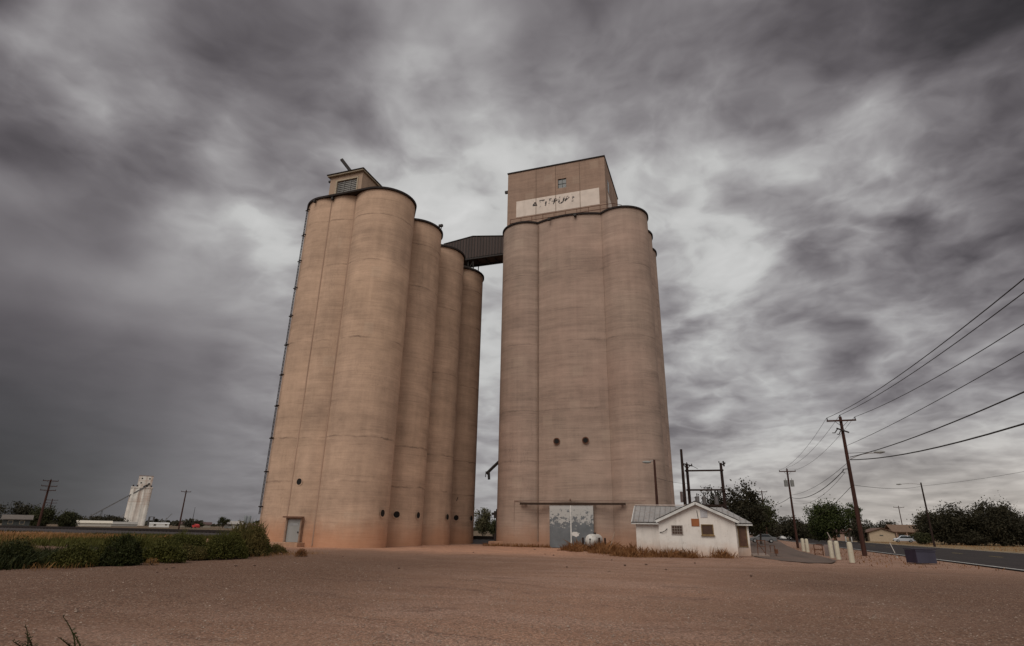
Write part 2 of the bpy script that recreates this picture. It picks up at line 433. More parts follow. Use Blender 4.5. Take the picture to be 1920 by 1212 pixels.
# penthouse over the front of the roof
PX0, PX1, PY0, PY1, PZ = -36.5, -32.45, 43.5, 49.5, 37.15
def wall_open_front(x0,x1,y,z0,z1,ox0,ox1,oz0,oz1,th,m=None):
    m = m or MB()
    m.box(x0,ox0,y,y+th,z0,z1); m.box(ox1,x1,y,y+th,z0,z1); m.box(ox0,ox1,y,y+th,z0,oz0); m.box(ox0,ox1,y,y+th,oz1,z1); return m
m = wall_open_front(PX0,PX1,PY0,LH+.1,PZ, -35.55,-33.05,34.3,36.5,.25)
m.box(PX0,PX0+.25,PY0+.25,PY1,LH+.1,PZ); m.box(PX1-.25,PX1,PY0+.25,PY1,LH+.1,PZ); m.box(PX0+.25,PX1-.25,PY1-.25,PY1,LH+.1,PZ)
ph = m.build('penthouse', simple('penthouse_concrete', (.36,.255,.185), .9, vary=.16, scale=1., streak=True), LE, bevel=.02)
m = MB().box(PX0-.22,PX1+.2,PY0-.3,PY1+.3,PZ,PZ+.16); m.build('roof_edge', simple('pale_eave', (.30,.245,.18), .85, vary=.3), ph)
MB().box(PX0-.30,PX1+.28,PY0-.38,PY1+.38,PZ+.163,PZ+.25).build('roof_cap', DARK_RIM, ph)
m = MB()
for k in range(9):
    z = 34.36 + k*.235
    m.add([(-35.55,PY0+.05,z),(-33.05,PY0+.05,z),(-33.05,PY0+.13,z+.27),(-35.55,PY0+.13,z+.27)], [(0,1,2,3)])
m.box(-34.72,-34.66,PY0+.02,PY0+.06,34.3,36.5); m.box(-33.9,-33.84,PY0+.02,PY0+.06,34.3,36.5)
lv = m.build('louvre', simple('grey_louvre', (.17,.16,.15), .6, .3, .45, 1.5, 0, .4, True), ph)
m = MB(); m.box(-35.72,-35.55,PY0-.06,PY0,34.15,36.65); m.box(-33.05,-32.9,PY0-.06,PY0,34.15,36.65); m.box(-35.55,-33.05,PY0-.06,PY0,36.5,36.65); m.box(-35.55,-33.05,PY0-.06,PY0,34.15,34.3)
m.build('frame', CREAM_TRIM, lv)
MB().bar((-34.15,44.6,37.45),(-35.55,43.6,39.45),.22,.3).build('hoist_boom', DARK_METAL, ph)
MB().box(-36.85,-36.5,43.6,43.8,36.75,36.95).build('bracket_lamp', DARK_METAL, ph)
MB().disc((-32.42,45.1,36.0),(1,0,0),.1,.05).build('vent_hole', HOLE, ph)
# roof clutter on this elevator
MB().box(-30.2,-28.6,56.4,57.6,LH+.2,LH+2.0).build('roof_hatch', CREAM_TRIM, LE, bevel=.03)
m = MB(); m.bar((-26.1,49.9,LH+.1),(-25.95,49.8,LH+.65),.06); m.box(-26.2,-25.75,49.5,49.75,LH+.5,LH+.75); m.build('floodlight', DARK_METAL, LE)
m = MB(); m.bar((-36.9,42.4,LH+.1),(-36.9,42.4,LH+1.0),.05); m.bar((-36.9,42.4,LH+.95),(-36.4,41.8,LH+.95),.05); m.bar((-36.4,41.8,LH+.1),(-36.4,41.8,LH+1.0),.05); m.build('ladder_hoop', DARK_METAL, LE)
for (x,y) in ((-33.2,40.35),(-35.2,40.2)): MB().box(x,x+.18,y-.35,y-.1,LH-.42,LH-.13).build('roof_drain', DARK_METAL, LE)
# ladder on the far-left edge of the corner silo
la = math.atan2(43.12-0, -34.5-0); D_ = math.hypot(34.5,43.12); ta = la + pi - math.acos(LR/D_) + .2
lx, ly = -34.5+LR*cos(ta), 43.12+LR*sin(ta); nx_, ny_ = cos(ta), sin(ta)
m = MB()
for s in (-.22,.22):
    px_, py_ = lx+nx_*.16-ny_*s, ly+ny_*.16+nx_*s
    m.bar((px_,py_,2.4),(px_,py_,LH),.04)
for k in range(96):
    z = 2.6+k*.31
    m.bar((lx+nx_*.16-ny_*-.22,ly+ny_*.16+nx_*-.22,z),(lx+nx_*.16-ny_*.22,ly+ny_*.16+nx_*.22,z),.03)
for k in range(11):
    z = 3.0+k*2.85
    for s in (-.22,.22): m.bar((lx-ny_*s,ly+nx_*s,z),(lx+nx_*.28-ny_*s,ly+ny_*.28+nx_*s,z),.09)
m.build('ladder', simple('rusty_ladder', (.030,.020,.016), .95, 0, .3, 4., 0, .1), LE)
# door in the bay wall with step and canopy
DY = 40.10
m = MB(); m.box(-33.12,-32.98,DY-.05,DY+.5,.32,2.14); m.box(-31.72,-31.58,DY-.05,DY+.5,.32,2.14); m.box(-32.98,-31.72,DY-.05,DY+.5,2.04,2.14)
fr = m.build('door_frame', simple('stained_frame', (.22,.14,.10), .85, vary=.4), LE)
dr_ = MB().box(-32.98,-31.72,DY+.06,DY+.11,.32,2.04).build('door', simple('grey_steel_door', (.26,.255,.245), .6, .1, .12, 1.5, 0, .4, True), LE)
m = MB(); m.box(-32.75,-31.95,DY+.045,DY+.06,1.55,1.72); m.build('louvre', simple('door_louvre', (.27,.27,.27), .6), dr_)
MB().ball((-31.88,DY+.02,1.06),.06).build('handle', DARK_METAL, dr_)
MB().box(-33.3,-31.4,DY-.28,DY-.02,2.15,2.24).build('door_canopy', RUST, LE)
MB().box(-34.2,-31.35,DY-.55,DY+.4,-.2,.3).build('door_step', simple('step_concrete', (.36,.215,.14), .9, vary=.2), LE, bevel=.03)
# round hatches
def hatch(c, ang, z, r, R_, parent):
    n = Vector((cos(radians(ang)), sin(radians(ang)), 0)); p = Vector((c[0], c[1], z)) + n*(R_+.02)
    h = MB().disc(p, n, r, .08, 22).build('hatch', HOLE, parent)
    m = MB(); u_ = n.cross(Vector((0,0,1))); w = Vector((0,0,1)); k = 22
    vs = []; 
    for rr in (r, r+.09):
        for i in range(k):
            a = 2*pi*i/k; vs.append(tuple(p + n*.05 + u_*cos(a)*rr + w*sin(a)*rr))
    m.add(vs, [(i,(i+1)%k,k+(i+1)%k,k+i) for i in range(k)])
    m.build('rim', RUST if parent is not LE else CONC_L, h)
for c, a in ((LC[0],-5),(LC[1],-50),(LC[1],-5.5),(LC[2],-5),(LC[3],-47),(LC[3],-5)): hatch(c, a, 2.62, .28, LR, LE)
hatch((-32.47,40.78), -93, 4.96, .26, .5, LE)
m = MB().bar((-26.95,59.4,4.35),(-26.85,59.5,4.75),.05); m.build('hook', DARK_METAL, LE)

# ------------------------------------------------------------------ right elevator with tall headhouse
RR, RH = 2.87, 35.15
RE = thing('grain_elevator', (-13.1,63.2,0), 'pinkish grey concrete grain elevator with tall headhouse, worn white sign and sliding doors', 'grain elevator')
RC = [(-7.45,58.4+4.8*i) for i in range(3)]; RCl = [(-18.79,58.4+4.8*i) for i in range(3)]
for (x,y) in RC+RCl:
    MB().lathe((x,y,0), [(RR,-.3)]+[(RR,RH*k/8) for k in range(1,9)], 72).build('silo', CONC_R, RE, smooth=40)
midR = arc3((-16.85,56.28),(-9.45,56.32),55.52,24)
curtain(midR, -.3, RH).build('bay_wall', CONC_R, RE, smooth=40)
curtain([(-9.45,70.1),(-13,70.8),(-16.85,70.1)], -.3, RH).build('bay_wall', CONC_R, RE)
ov = .14
midO = [(x,y-ov) for x,y in midR]
ol = outline([(x,y,RR+ov) for x,y in RC+RCl], [midO+[(-9.45,70.6),(-16.85,70.6)]], -13.1, 63.2)
rs = MB().prism(ol, RH-.06, RH+.14).build('roof_slab', DARK_RIM, RE)
HX0, HX1, HY0, HY1, HZ = -21.0, -8.93, 57.2, 67.0, 43.35
m = MB()
WX0, WX1, WZ0, WZ1 = -14.62, -13.58, 40.05, 41.35
wall_open_front(HX0,HX1,HY0,RH+.1,HZ, WX0,WX1,WZ0,WZ1,.3,m)
m.box(HX0,HX0+.3,HY0+.3,HY1,RH+.1,HZ); m.box(HX1-.3,HX1,HY0+.3,HY1,RH+.1,HZ); m.box(HX0+.3,HX1-.3,HY1-.3,HY1,RH+.1,HZ)
hh = m.build('headhouse', CONC_H, RE)
MB().box(HX0-.08,HX1+.08,HY0-.08,HY1+.08,HZ,HZ+.16).build('roof_edge', DARK_RIM, hh)
m = MB()
for x in (-17.35,-11.95,-14.9): m.box(x-.03,x+.03,HY0-.03,HY0-.002,RH+.2,HZ)
m.build('wall_joint', simple('joint_stain', (.20,.135,.10), .9), hh)
w = MB().box(WX0,WX1,HY0+.14,HY0+.17,WZ0,WZ1).build('window', GLASS, hh)
m = MB(); m.box(WX0,WX1,HY0+.1,HY0+.14,WZ0+.62,WZ0+.68); m.box(-14.13,-14.07,HY0+.1,HY0+.14,WZ0,WZ1); m.box(WX0,WX0+.06,HY0+.1,HY0+.14,WZ0,WZ1); m.box(WX1-.06,WX1,HY0+.1,HY0+.14,WZ0,WZ1); m.build('frame', simple('window_frame', (.13,.13,.125), .7), w)
w2 = MB().box(HX1-.02,HX1+.02,58.8,59.7,39.6,41.2).build('window', GLASS, hh)
MB().box(HX0-.55,HX0,57.6,57.9,41.0,41.3).build('bracket_lamp', DARK_METAL, hh)
# painted sign panels and what is left of the lettering
def signmat():
    m, t = mat('worn_white_paint'); p = t.pos()
    n = t.noise(p, 1.2, 6, .65); k = t.mapr(n, .3, .7, .88, 1.05)
    st = t.noise(t.vmath('MULTIPLY', p, (3.,3.,.25)), 1., 5, .65)
    col = t.mix(1., (.66,.56,.49), t.comb(k,k,k), 'MULTIPLY')
    X, Y, Z = t.sep(p)
    midm = t.math('MULTIPLY', t.mapr(X, -18.6, -17.6, 0., 1.), t.mapr(X, -11., -12.3, 0., 1.))
    ghost = t.math('MULTIPLY', t.mapr(t.noise(p, 3.2, 7, .75), .56, .68), midm)
    col = t.mix(t.math('MULTIPLY', ghost, .5), col, (.30,.25,.215))
    col = t.mix(t.mapr(st, .58, .75, 0, .35), col, (.40,.32,.27))
    t.out(col, .9); return m
SIGN = signmat()
sg = MB().box(-19.85,-9.68,HY0-.02,HY0-.003,37.0,39.2).build('sign_panel', SIGN, hh)
MB().box(HX1+.003,HX1+.02,58.6,65.2,36.4,39.2).build('sign_panel', SIGN, hh)
def letters():
    m, t = mat('flaking_black_letters'); p = t.pos()
    n = t.math('ADD', t.math('MULTIPLY', t.noise(p, 2.1, 3, .5), .7), t.math('MULTIPLY', t.noise(p, 9., 4, .6), .3))
    b1 = t.n('ShaderNodeBsdfPrincipled'); b1.inputs['Base Color'].default_value = (.035,.03,.03,1); b1.inputs['Roughness'].default_value = .9
    tr = t.n('ShaderNodeBsdfTransparent'); mx = t.n('ShaderNodeMixShader')
    t.put(mx.inputs[0], t.mapr(n, .478, .495)); t.t.links.new(b1.outputs[0], mx.inputs[1]); t.t.links.new(tr.outputs[0], mx.inputs[2])
    o = t.n('ShaderNodeOutputMaterial'); t.t.links.new(mx.outputs[0], o.inputs[0]); return m
LET = letters()
def text_mesh(name, body, size, loc, mat_, parent, shear=0., width=None):
    cu = bpy.data.curves.new(name, 'FONT'); cu.body = body; cu.size = size; cu.shear = shear; cu.extrude = .002; cu.offset = .045
    to = bpy.data.objects.new(name, cu); COL.objects.link(to)
    me = bpy.data.meshes.new_from_object(to.evaluated_get(bpy.context.evaluated_depsgraph_get()))
    bpy.data.objects.remove(to); 
    xs = [v.co.x for v in me.vertices]; w0, w1 = min(xs), max(xs); sx = (width/(w1-w0)) if width else 1
    off = Vector((0,0,0)); p = parent
    while p is not None: off += p.location; p = p.parent
    for v in me.vertices:
        x, y, z = v.co; v.co = Vector((loc[0]+(x-w0)*sx, loc[1]-z, loc[2]+y)) - off
    me.materials.clear(); me.materials.append(mat_)
    o = bpy.data.objects.new(name, me); COL.objects.link(o); o.parent = parent; return o
text_mesh('lettering', 'ATTEBURY', 1.25, (-18.0,HY0-.025,37.95), LET, sg, .18, 5.7)
# roof railing
m = MB(); RZ = RH+.15
for k in range(10):
    x = -20.3+k*1.35; m.bar((x,56.35,RZ),(x,56.35,RZ+1.0),.05)
for z in (.5,1.0): m.bar((-20.3,56.35,RZ+z),(-8.1,56.35,RZ+z),.045)
for k in range(5): m.bar((-7.2+.0*k,57.0+k*1.2,RZ),(-7.2,57.0+k*1.2,RZ+1.0),.05)
m.bar((-8.1,56.35,RZ+1.0),(-7.2,57.,RZ+1.0),.045); m.bar((-7.2,57.,RZ+1.0),(-7.2,62.,RZ+1.0),.045)
m.build('roof_railing', RUST, RE)
for x in (-15.2,-12.2): MB().box(x-.14,x+.14,55.15,55.5,RH-.36,RH-.11).build('roof_drain', DARK_METAL, RE)
m = MB(); m.tube([(-16.75,56.15,.5),(-16.75,56.15,RH-.3)],.06,6); m.build('drain_stain_pipe', simple('stained_pipe', (.24,.165,.125), .9), RE)
# hatches high in the middle bay
for x in (-14.63,-11.72): hatch((x,56.05), -90, 9.85, .25, .5, RE)
# sliding doors on an overhead track
def doormat():
    m, t = mat('flaking_grey_door'); p = t.pos(); X, Y, Z = t.sep(p)
    n = t.noise(p, 2.6, 8, .72); n2 = t.noise(t.vmath('MULTIPLY', p, (2.2,1,5.)), 1., 7, .75)
    thr = t.mapr(Z, .5, 3.6, .66, .42)
    fl = t.math('GREATER_THAN', t.math('ADD', t.math('MULTIPLY', n, .6), t.math('MULTIPLY', n2, .4)), thr)
    k = t.mapr(t.noise(p, 1., 5), .3, .7, .8, 1.2)
    col = t.mix(1., (.125,.135,.145), t.comb(k,k,k), 'MULTIPLY')
    col = t.mix(t.math('MULTIPLY', fl, .85), col, (.46,.45,.43))
    top = t.mapr(Z, 3.42, 3.5); col = t.mix(t.math('MULTIPLY', top, .75), col, (.44,.43,.42))
    # blob of white spilled paint
    dx = t.math('MULTIPLY', t.math('SUBTRACT', X, -12.85), 2.4); dz = t.math('MULTIPLY', t.math('SUBTRACT', Z, 1.22), 4.)
    d = t.math('ADD', t.math('ADD', t.math('MULTIPLY', dx, dx), t.math('MULTIPLY', dz, dz)), t.math('MULTIPLY', t.math('SUBTRACT', n, .5), 3.))
    col = t.mix(t.math('LESS_THAN', d, .55), col, (.60,.58,.55))
    w = t.math('FRACT', t.math('MULTIPLY', X, 4.)); h = t.math('ABSOLUTE', t.math('SUBTRACT', w, .5))
    t.out(col, .65, .1, t.bump(h, .25, .02), .4); return m
DOORM = doormat()
for x0, x1 in ((-15.33,-13.32),(-13.2,-11.13)):
    MB().box(x0,x1,55.28,55.36,.03,3.78).build('door_leaf', DOORM, RE)
MB().box(-13.31,-13.21,55.24,55.36,.03,3.78).build('meeting_strip', simple('white_strip', (.58,.57,.55), .8), RE)
m = MB(); m.box(-18.3,-8.1,55.2,55.36,3.82,4.02)
for k in range(12): m.box(-17.9+k*.85,-17.75+k*.85,55.36,56.8 if k in (0,11) else 55.7,3.88,3.96)
m.build('door_track', simple('dark_rust', (.045,.026,.018), .85, .1, .3, 4.), RE)
m = MB(); m.tube([(-18.95,55.45,.2),(-18.95,55.45,4.2),(-6.3,55.3,4.2),(-6.3,55.3,2.4)],.035,6); m.ball((-13.3,55.3,4.32),.09)
m.build('conduit', simple('conduit_paint', (.22,.14,.11), .8), RE)
MB().box(-21.75,-19.0,55.9,57.4,-.2,.42).build('footing', simple('footing_concrete', (.34,.19,.12), .9, vary=.3, scale=1.5), RE, bevel=.05)
# truck loading spout and wall boxes on the gap side
m = MB(); m.tube([(-21.4,58.2,8.55),(-23.0,58.0,7.05)],.16,8); m.tube([(-22.75,58.0,7.3),(-22.68,58.0,6.45)],.14,8); m.bar((-23.05,58,7.3),(-23.1,58,6.7),.06)
m.build('loading_spout', DARK_METAL, RE)
m = MB(); m.tube([(-21.78,58.1,0),(-21.78,58.1,3.5)],.07,6); m.box(-22.0,-21.7,57.9,58.2,2.6,3.3); m.box(-22.25,-22.0,57.95,58.15,2.9,3.15); m.box(-21.95,-21.7,57.95,58.2,.2,1.1)
m.build('electrical_box', DARK_METAL, RE)

# conveyor bridge between the two elevators
BR = thing('conveyor_bridge', (-26,61,34), 'dark brown sheet metal conveyor bridge spanning high between the two elevators', 'conveyor bridge')
prof = [(-30.6,34.0),(-21.0,33.9),(-21.0,36.1),(-26.7,36.95),(-30.6,36.45)]
br_wall = MB().prism_xz(prof, 60.0, 62.3).build('gallery', BROWN_METAL, BR)
m = MB()
for k in range(24): 
    x = -30.4+k*.4; zt = 36.95-(x+26.7)*.149 if x > -26.7 else 36.95+(x+26.7)*.128
    m.box(x-.05,x+.05,59.95,59.998,34.0,zt-.03)
m.build('sheet_rib', DARK_METAL, BR)
m = MB(); m.bar((-30.8,60.0,36.52),(-26.7,60.0,37.03),.14,.1); m.bar((-26.7,60,37.03),(-21.0,60,36.18),.14,.1); m.build('roof_edge', DARK_RIM, BR)
m = MB(); m.box(-30.6,-21.0,60.0,60.2,33.75,33.99); m.box(-30.6,-21.0,62.1,62.3,33.75,33.99)
for k in range(8): m.box(-30.2+k*1.25,-30.05+k*1.25,60.2,62.1,33.8,33.95)
m.build('girder', DARK_METAL, BR)
for x in (-27.3,-26.6):
    for y in (60.3,62.0): MB().bar((x,y,LH+.1),(x,y,33.78),.09).build('trestle_leg', DARK_METAL, BR)
MB().bar((-27.3,60.3,LH+.2),(-26.6,60.3,33.7),.05).build('trestle_brace', DARK_METAL, BR)

# ------------------------------------------------------------------ white cottage
HO = thing('cottage', (-1.6,48,0), 'small white stucco cottage with grey metal roof and a plywood patch on its gable', 'cottage')
GV, GA, GZ = 44.1, -1.58, 3.55          # gable front, apex
m = MB()
m.prism_xz([(-4.2,-.2),(.92,-.2),(.92,2.36),(GA,3.46),(-4.2,2.28)], GV, 49.0)
m.build('wall', STUCCO, HO)
m = MB(); m.box(-6.45,-4.2,49.0,53.0,-.2,2.22); m.box(.92,1.92,48.95,53.0,-.2,2.2); m.box(-4.2,.92,49.0,53.0,-.2,2.3)
m.prism_yz([(49.0,2.22),(53.0,2.22),(51.0,3.46)], -6.45, -6.3)
m.build('wall', STUCCO, HO)
# gable roof of the wing
s = .455; th = .09
def slope(x): return GZ - abs(x-GA)*s
m = MB()
for sgn, xe in ((1,1.16),(-1,-4.36)):
    a = (GA, slope(GA)); e = (xe, slope(xe))
    m.prism_xz([a,e,(e[0],e[1]+th),(a[0],a[1]+th)][::(1 if sgn < 0 else -1)], GV-.28, 51.0)
SEAM = simple('roof_seam_shadowed', (.21,.195,.19), .6, .2)
rf = m.build('roof', GALV, HO)
m = MB()
for k in range(7):
    for sgn in (1,-1):
        L = 2.74 if sgn > 0 else 2.78; y = GV+.2+k*.9
        m.bar((GA,y,slope(GA)+th+.015),(GA+sgn*L,y,slope(GA+sgn*L)+th+.015),.05,.05)
m.build('roof_seam', SEAM, rf)
m = MB()
for xe in (1.16,-4.36): m.bar((GA,GV-.29,slope(GA)-.02),(xe,GV-.29,slope(xe)-.02),.05,.2)
m.build('barge_board', simple('pale_trim', (.55,.54,.52), .7, vary=.25, scale=2.), HO)
# main roof: gable end on one side, hip on the other
e0, rz = 2.24, 3.56
V = [(-6.72,48.7,e0),(2.2,48.7,e0),(.25,51.0,3.42),(-6.72,51.0,rz),(-6.72,53.3,e0),(2.2,53.3,e0)]
m = MB().add(V+[(x,y,z+.07) for x,y,z in V], [(0,3,2,1),(3,4,5,2),(1,2,5),(6,7,8,9),(9,8,11,10),(7,11,8),(0,1,7,6),(1,5,11,7),(5,4,10,11),(4,3,9,10),(3,0,6,9)])
rf = m.build('roof', GALV, HO)
m = MB()
for k in range(22):
    x = -6.6+k*.4; zt = rz if x < .2 else None
    if x <= .2: m.bar((x,48.72,e0+.085),(x,50.98,e0+.07+(rz-e0)*.98-(x+6.72)*.018),.045,.05)
    else: 
        f_ = max(.05,(2.2-x)/1.95); m.bar((x,48.72,e0+.085),(x,48.7+2.3*f_,e0+.085+1.18*f_),.045,.05)
m.build('roof_seam', SEAM, rf)
for a_, b_ in ((-6.74,-4.3),(1.0,2.22)):
    MB().box(a_,b_,48.62,48.7,e0-.12,e0+.0).build('fascia', bpy.data.materials['pale_trim'], HO)
    MB().box(a_,b_,48.58,48.66,e0+.003,e0+.05).build('drip_edge', DARK_METAL, HO)
MB().bar((-6.74,48.66,e0-.05),(-6.74,51.0,rz-.05),.05,.18).build('barge_board', bpy.data.materials['pale_trim'], HO)
for xe in (1.18,-4.38): MB().bar((GA,GV-.3,slope(GA)+.10),(xe,GV-.3,slope(xe)+.10),.05,.05).build('drip_edge', DARK_METAL, HO)
m = MB(); m.bar((-6.7,51.0,rz+.1),(-2.4,51.0,rz+.1),.22,.06); m.build('ridge_cap', simple('ridge_cap_rust', (.50,.42,.38), .6, .2), rf)
FRW = simple('weathered_window_wood', (.20,.13,.06), .85, vary=.4, scale=6.)
FRP = simple('peeling_pale_frame', (.27,.23,.205), .85, vary=.35, scale=8.)
BRN = simple('brown_boarded_glass', (.055,.028,.018), .5, 0, .5, 3.)
def window(x0,x1,z0,z1,y,frame,glass,parent,bars=0,sill=True,hb=0):
    w = MB().box(x0,x1,y-.012,y-.002,z0,z1).build('window', glass, parent)
    m = MB(); t_=.06
    m.box(x0-t_,x0,y-.05,y-.002,z0-t_,z1+t_); m.box(x1,x1+t_,y-.05,y-.002,z0-t_,z1+t_); m.box(x0,x1,y-.05,y-.002,z1,z1+t_); m.box(x0,x1,y-.05,y-.002,z0-t_,z0)
    for k in range(bars):
        x = x0+(x1-x0)*(k+1)/(bars+1); m.box(x-.012,x+.012,y-.045,y-.014,z0,z1)
    for k in range(hb):
        z = z0+(z1-z0)*(k+1)/(hb+1); m.box(x0,x1,y-.043,y-.014,z-.012,z+.012)
    m.build('frame', frame, w)
    if sill: MB().box(x0-.1,x1+.12,y-.12,y-.052,z0-.13,z0-t_-.002).build('sill', frame, w)
    return w
window(-3.28,-2.62,1.46,1.98,GV,FRP,BRN,HO,3,False,2)
window(-1.27,-.58,1.48,2.06,GV,FRW,BRN,HO,0,True)
window(1.2,1.72,.66,2.04,48.95,FRW,simple('brown_door_glass', (.10,.05,.032), .5, 0, .5, 3.),HO,0,False)
MB().box(-1.95,-1.42,GV-.03,GV-.004,1.98,2.48).build('plywood_patch', simple('orange_plywood', (.27,.098,.040), .85, vary=.25, scale=2.), HO)
MB().box(-1.3,-.84,GV-.03,GV-.004,2.56,3.1).build('vent_panel', simple('grey_vent_panel', (.43,.42,.44), .7, .1, .15, 4.), HO)
MB().bar((-1.52,GV-.03,3.02),(-1.47,GV-.03,2.5),.035).build('conduit', DARK_METAL, HO)
m = MB(); m.tube([(-4.15,GV-.03,1.55),(-3.95,GV-.1,1.56),(-3.75,GV-.14,1.66),(-3.62,GV-.04,1.8)],.025,6); m.build('loose_cable', DARK_METAL, HO)
MB().box(1.95,3.1,47.9,52.5,-.1,.12).build('porch_slab', simple('porch_concrete', (.25,.19,.16), .9), HO)
m = MB()
for (x,y) in ((2.35,48.3),(2.85,48.1)): m.bar((x,y,.12),(x+.05,y,1.15),.05)
m.bar((2.35,48.3,1.1),(2.85,48.1,1.1),.045); m.bar((2.35,48.3,.7),(2.85,48.1,.7),.035); m.bar((2.3,48.25,1.1),(2.9,48.3,.15),.04)
m.build('porch_handrail', RUST, HO)
ut = thing('gas_meter', (3.45,49.5,0), 'small rusty gas meter on a bent pipe beside the cottage porch', 'gas meter')
m = MB(); m.tube([(3.3,49.5,0),(3.3,49.5,.75),(3.6,49.5,.75),(3.65,49.4,0)],.035,6); m.build('pipe', RUST, ut); MB().box(3.55,3.8,49.3,49.5,.2,.5).build('meter_box', RUST, ut)

# propane tank between posts
TK = thing('propane_tank', (-10.6,52.2,0), 'white domed propane tank lying end-on among rusty weeds before the sliding door', 'gas tank')
m = MB(); prof = []
tx, tz, tr = -10.6, .78, .52
ring = [(51.5-.52*cos(a*pi/16), .52*sin(a*pi/16)+1e-3) for a in range(0,9)] + [(54.0+.52*sin(a*pi/16), .52*cos(a*pi/16)+1e-3) for a in range(0,9)]
m.tube([(tx,y,tz) for y,_ in ring], [r for _,r in ring], 20); m.build('tank', simple('white_tank_paint', (.56,.54,.51), .7, 0, .2, 2., 0, .2, True, (.34,.26,.21)), TK, smooth=40)
for y in (51.7,53.5): MB().box(-11.0,-10.2,y,y+.2,0,.42).build('saddle', RUST, TK)
m = MB(); m.ball((tx,50.96,.88),.07); m.tube([(tx,50.92,.88),(tx-.02,50.93,.5)],.025,6); m.build('valve', DARK_METAL, TK)
MB().tube([(tx+.1,52.5,1.28),(tx+.1,52.5,1.42)],.12,10).build('filler_cap', DARK_METAL, TK)
for i, (x,y,h,l) in enumerate(((-11.35,51.6,1.0,'rusty steel guard post left of the propane tank, next to the sliding door'),(-9.86,51.2,1.02,'rusty steel guard post before the propane tank, inner of the close pair'),(-9.5,51.9,1.0,'rusty steel guard post nearest the cottage, outer of the close pair by the propane tank'))):
    tag(MB().tube([(x,y,0),(x,y,h)],.085,10).build('guard_post', POLE_D), l, 'guard post', 'guard posts around the gas tank')
tag(MB().tube([(-8.55,48.2,0),(-8.05,48.3,1.5)],.035,6).build('leaning_stake', simple('pale_stake', (.34,.25,.19), .8)), 'thin pale stake leaning out of the weeds between tank and cottage', 'stake')

# ------------------------------------------------------------------ poles and wires
def insul(m, p): m.tube([p, (p[0],p[1],p[2]+.16)], [.035,.06], 6)
def pole(name, label, x, y, h, r, arms=(), cat='utility pole', group='utility poles', lean=(0,0), base=0., material=POLE, armdir=(1,0), pins=(-.95,.95), top=True):
    T = thing(name, (x,y,base), label, cat, group)
    MB().tube([(x,y,base-.3),(x+lean[0],y+lean[1],base+h)], [r,r*.62], 12).build('pole', material, T, smooth=40)
    ax = Vector((armdir[0],armdir[1],0)).normalized(); ay = Vector((-ax.y,ax.x,0))
    for (z,half,off) in arms:
        f_ = z/h; c = Vector((x+lean[0]*f_,y+lean[1]*f_,base+z)) - ay*(r+.04) + ax*off
        a = MB().bar(c-ax*half,c+ax*half,.11,.13).build('crossarm', material, T)
        for p in pins:
            m = MB(); insul(m, tuple(c+ax*half*p+Vector((0,0,.065)))); m.build('insulator', DARK_METAL, a)
        m = MB(); m.bar(c-ax*half*.45+Vector((0,0,-.05)),c+ay*.02+Vector((0,0,-.55)),.03); m.bar(c+ax*half*.45+Vector((0,0,-.05)),c+ay*.02+Vector((0,0,-.55)),.03); m.build('brace', DARK_METAL, a)
    if top:
        m = MB(); insul(m, (x+lean[0],y+lean[1],base+h)); m.build('insulator', DARK_METAL, T)
    return T
def cobra(parent, p, q, name='lamp_arm', col=GALV):
    p = Vector(p); q = Vector(q); d = q-p
    pts = [p + d*t + Vector((0,0,.18*sin(pi*t))) for t in (0,.25,.5,.75,1)]
    a = MB().tube(pts,.035,6).build(name, col, parent)
    e = d.normalized(); c = q + e*.25
    hd = MB().ball((0,0,0),.42,.17,.12,12,6); ang = math.atan2(e.y,e.x)
    hd.v = [(c.x+x*cos(ang)-y*sin(ang), c.y+x*sin(ang)+y*cos(ang), c.z+z) for x,y,z in hd.v]
    l = hd.build('lamp_head', simple('lamp_head_grey', (.26,.26,.25), .6), a, smooth=60)
    MB().ball((c.x+e.x*.05,c.y+e.y*.05,c.z-.06),.13,.11,.08,10,6).build('lens', simple('lamp_lens', (.5,.5,.48), .3), l, smooth=60)
P1 = pole('utility_pole', 'tall brown utility pole at the roadside with crossarm, cutout switches and a street lamp arm', 10.8,56.6,11.35,.19, ((10.98,1.14,0),))
m = MB(); a = Vector((10.3,56.2,10.3)); m.bar(a,(11.25,56.5,9.95),.1); m.bar((10.35,56.25,10.22),(10.1,56.2,9.9),.07); m.bar((10.1,56.2,9.9),(9.9,56.2,9.92),.06); m.bar((10.6,56.3,10.1),(10.4,56.25,9.75),.06); m.bar((10.4,56.25,9.75),(10.25,56.25,9.82),.05)
m.build('cutout_switch', DARK_METAL, P1)
cobra(P1,(10.85,56.5,7.62),(12.9,56.1,8.12))
MB().bar((10.85,56.5,8.18),(12.6,56.15,8.2),.03).build('stay_rod', DARK_METAL, P1)
m = MB(); m.bar((10.7,56.5,6.9),(10.3,56.45,6.85),.06); m.tube([(10.3,56.45,6.85),(10.2,56.4,6.6),(10.35,56.4,6.55)],.03,6); m.build('cable_hook', DARK_METAL, P1)
P2 = pole('utility_pole', 'utility pole carrying a pair of grey transformers beyond the white bollards', 10.0,95.3,10.6,.18, ((10.25,1.12,0),))
m = MB()
for x in (-.42,.42):
    m = MB(); m.tube([(10.0+x,95.05,8.1),(10.0+x,95.05,9.0)],.25,12); m.bar((10.0+x,95.05,9.0),(10.0+x,95.05,9.25),.08); m.build('transformer', simple('transformer_grey', (.20,.20,.19), .6), P2)
P3 = pole('utility_pole', 'slim dark utility pole rising behind the treetops past the cottage', 8.65,133.7,9.9,.17, ((9.7,1.05,0),))
P4 = pole('utility_pole', 'small distant utility pole above the brown roofed house across the road', 54.6,223,10.6,.17, ((10.2,1.5,0),))
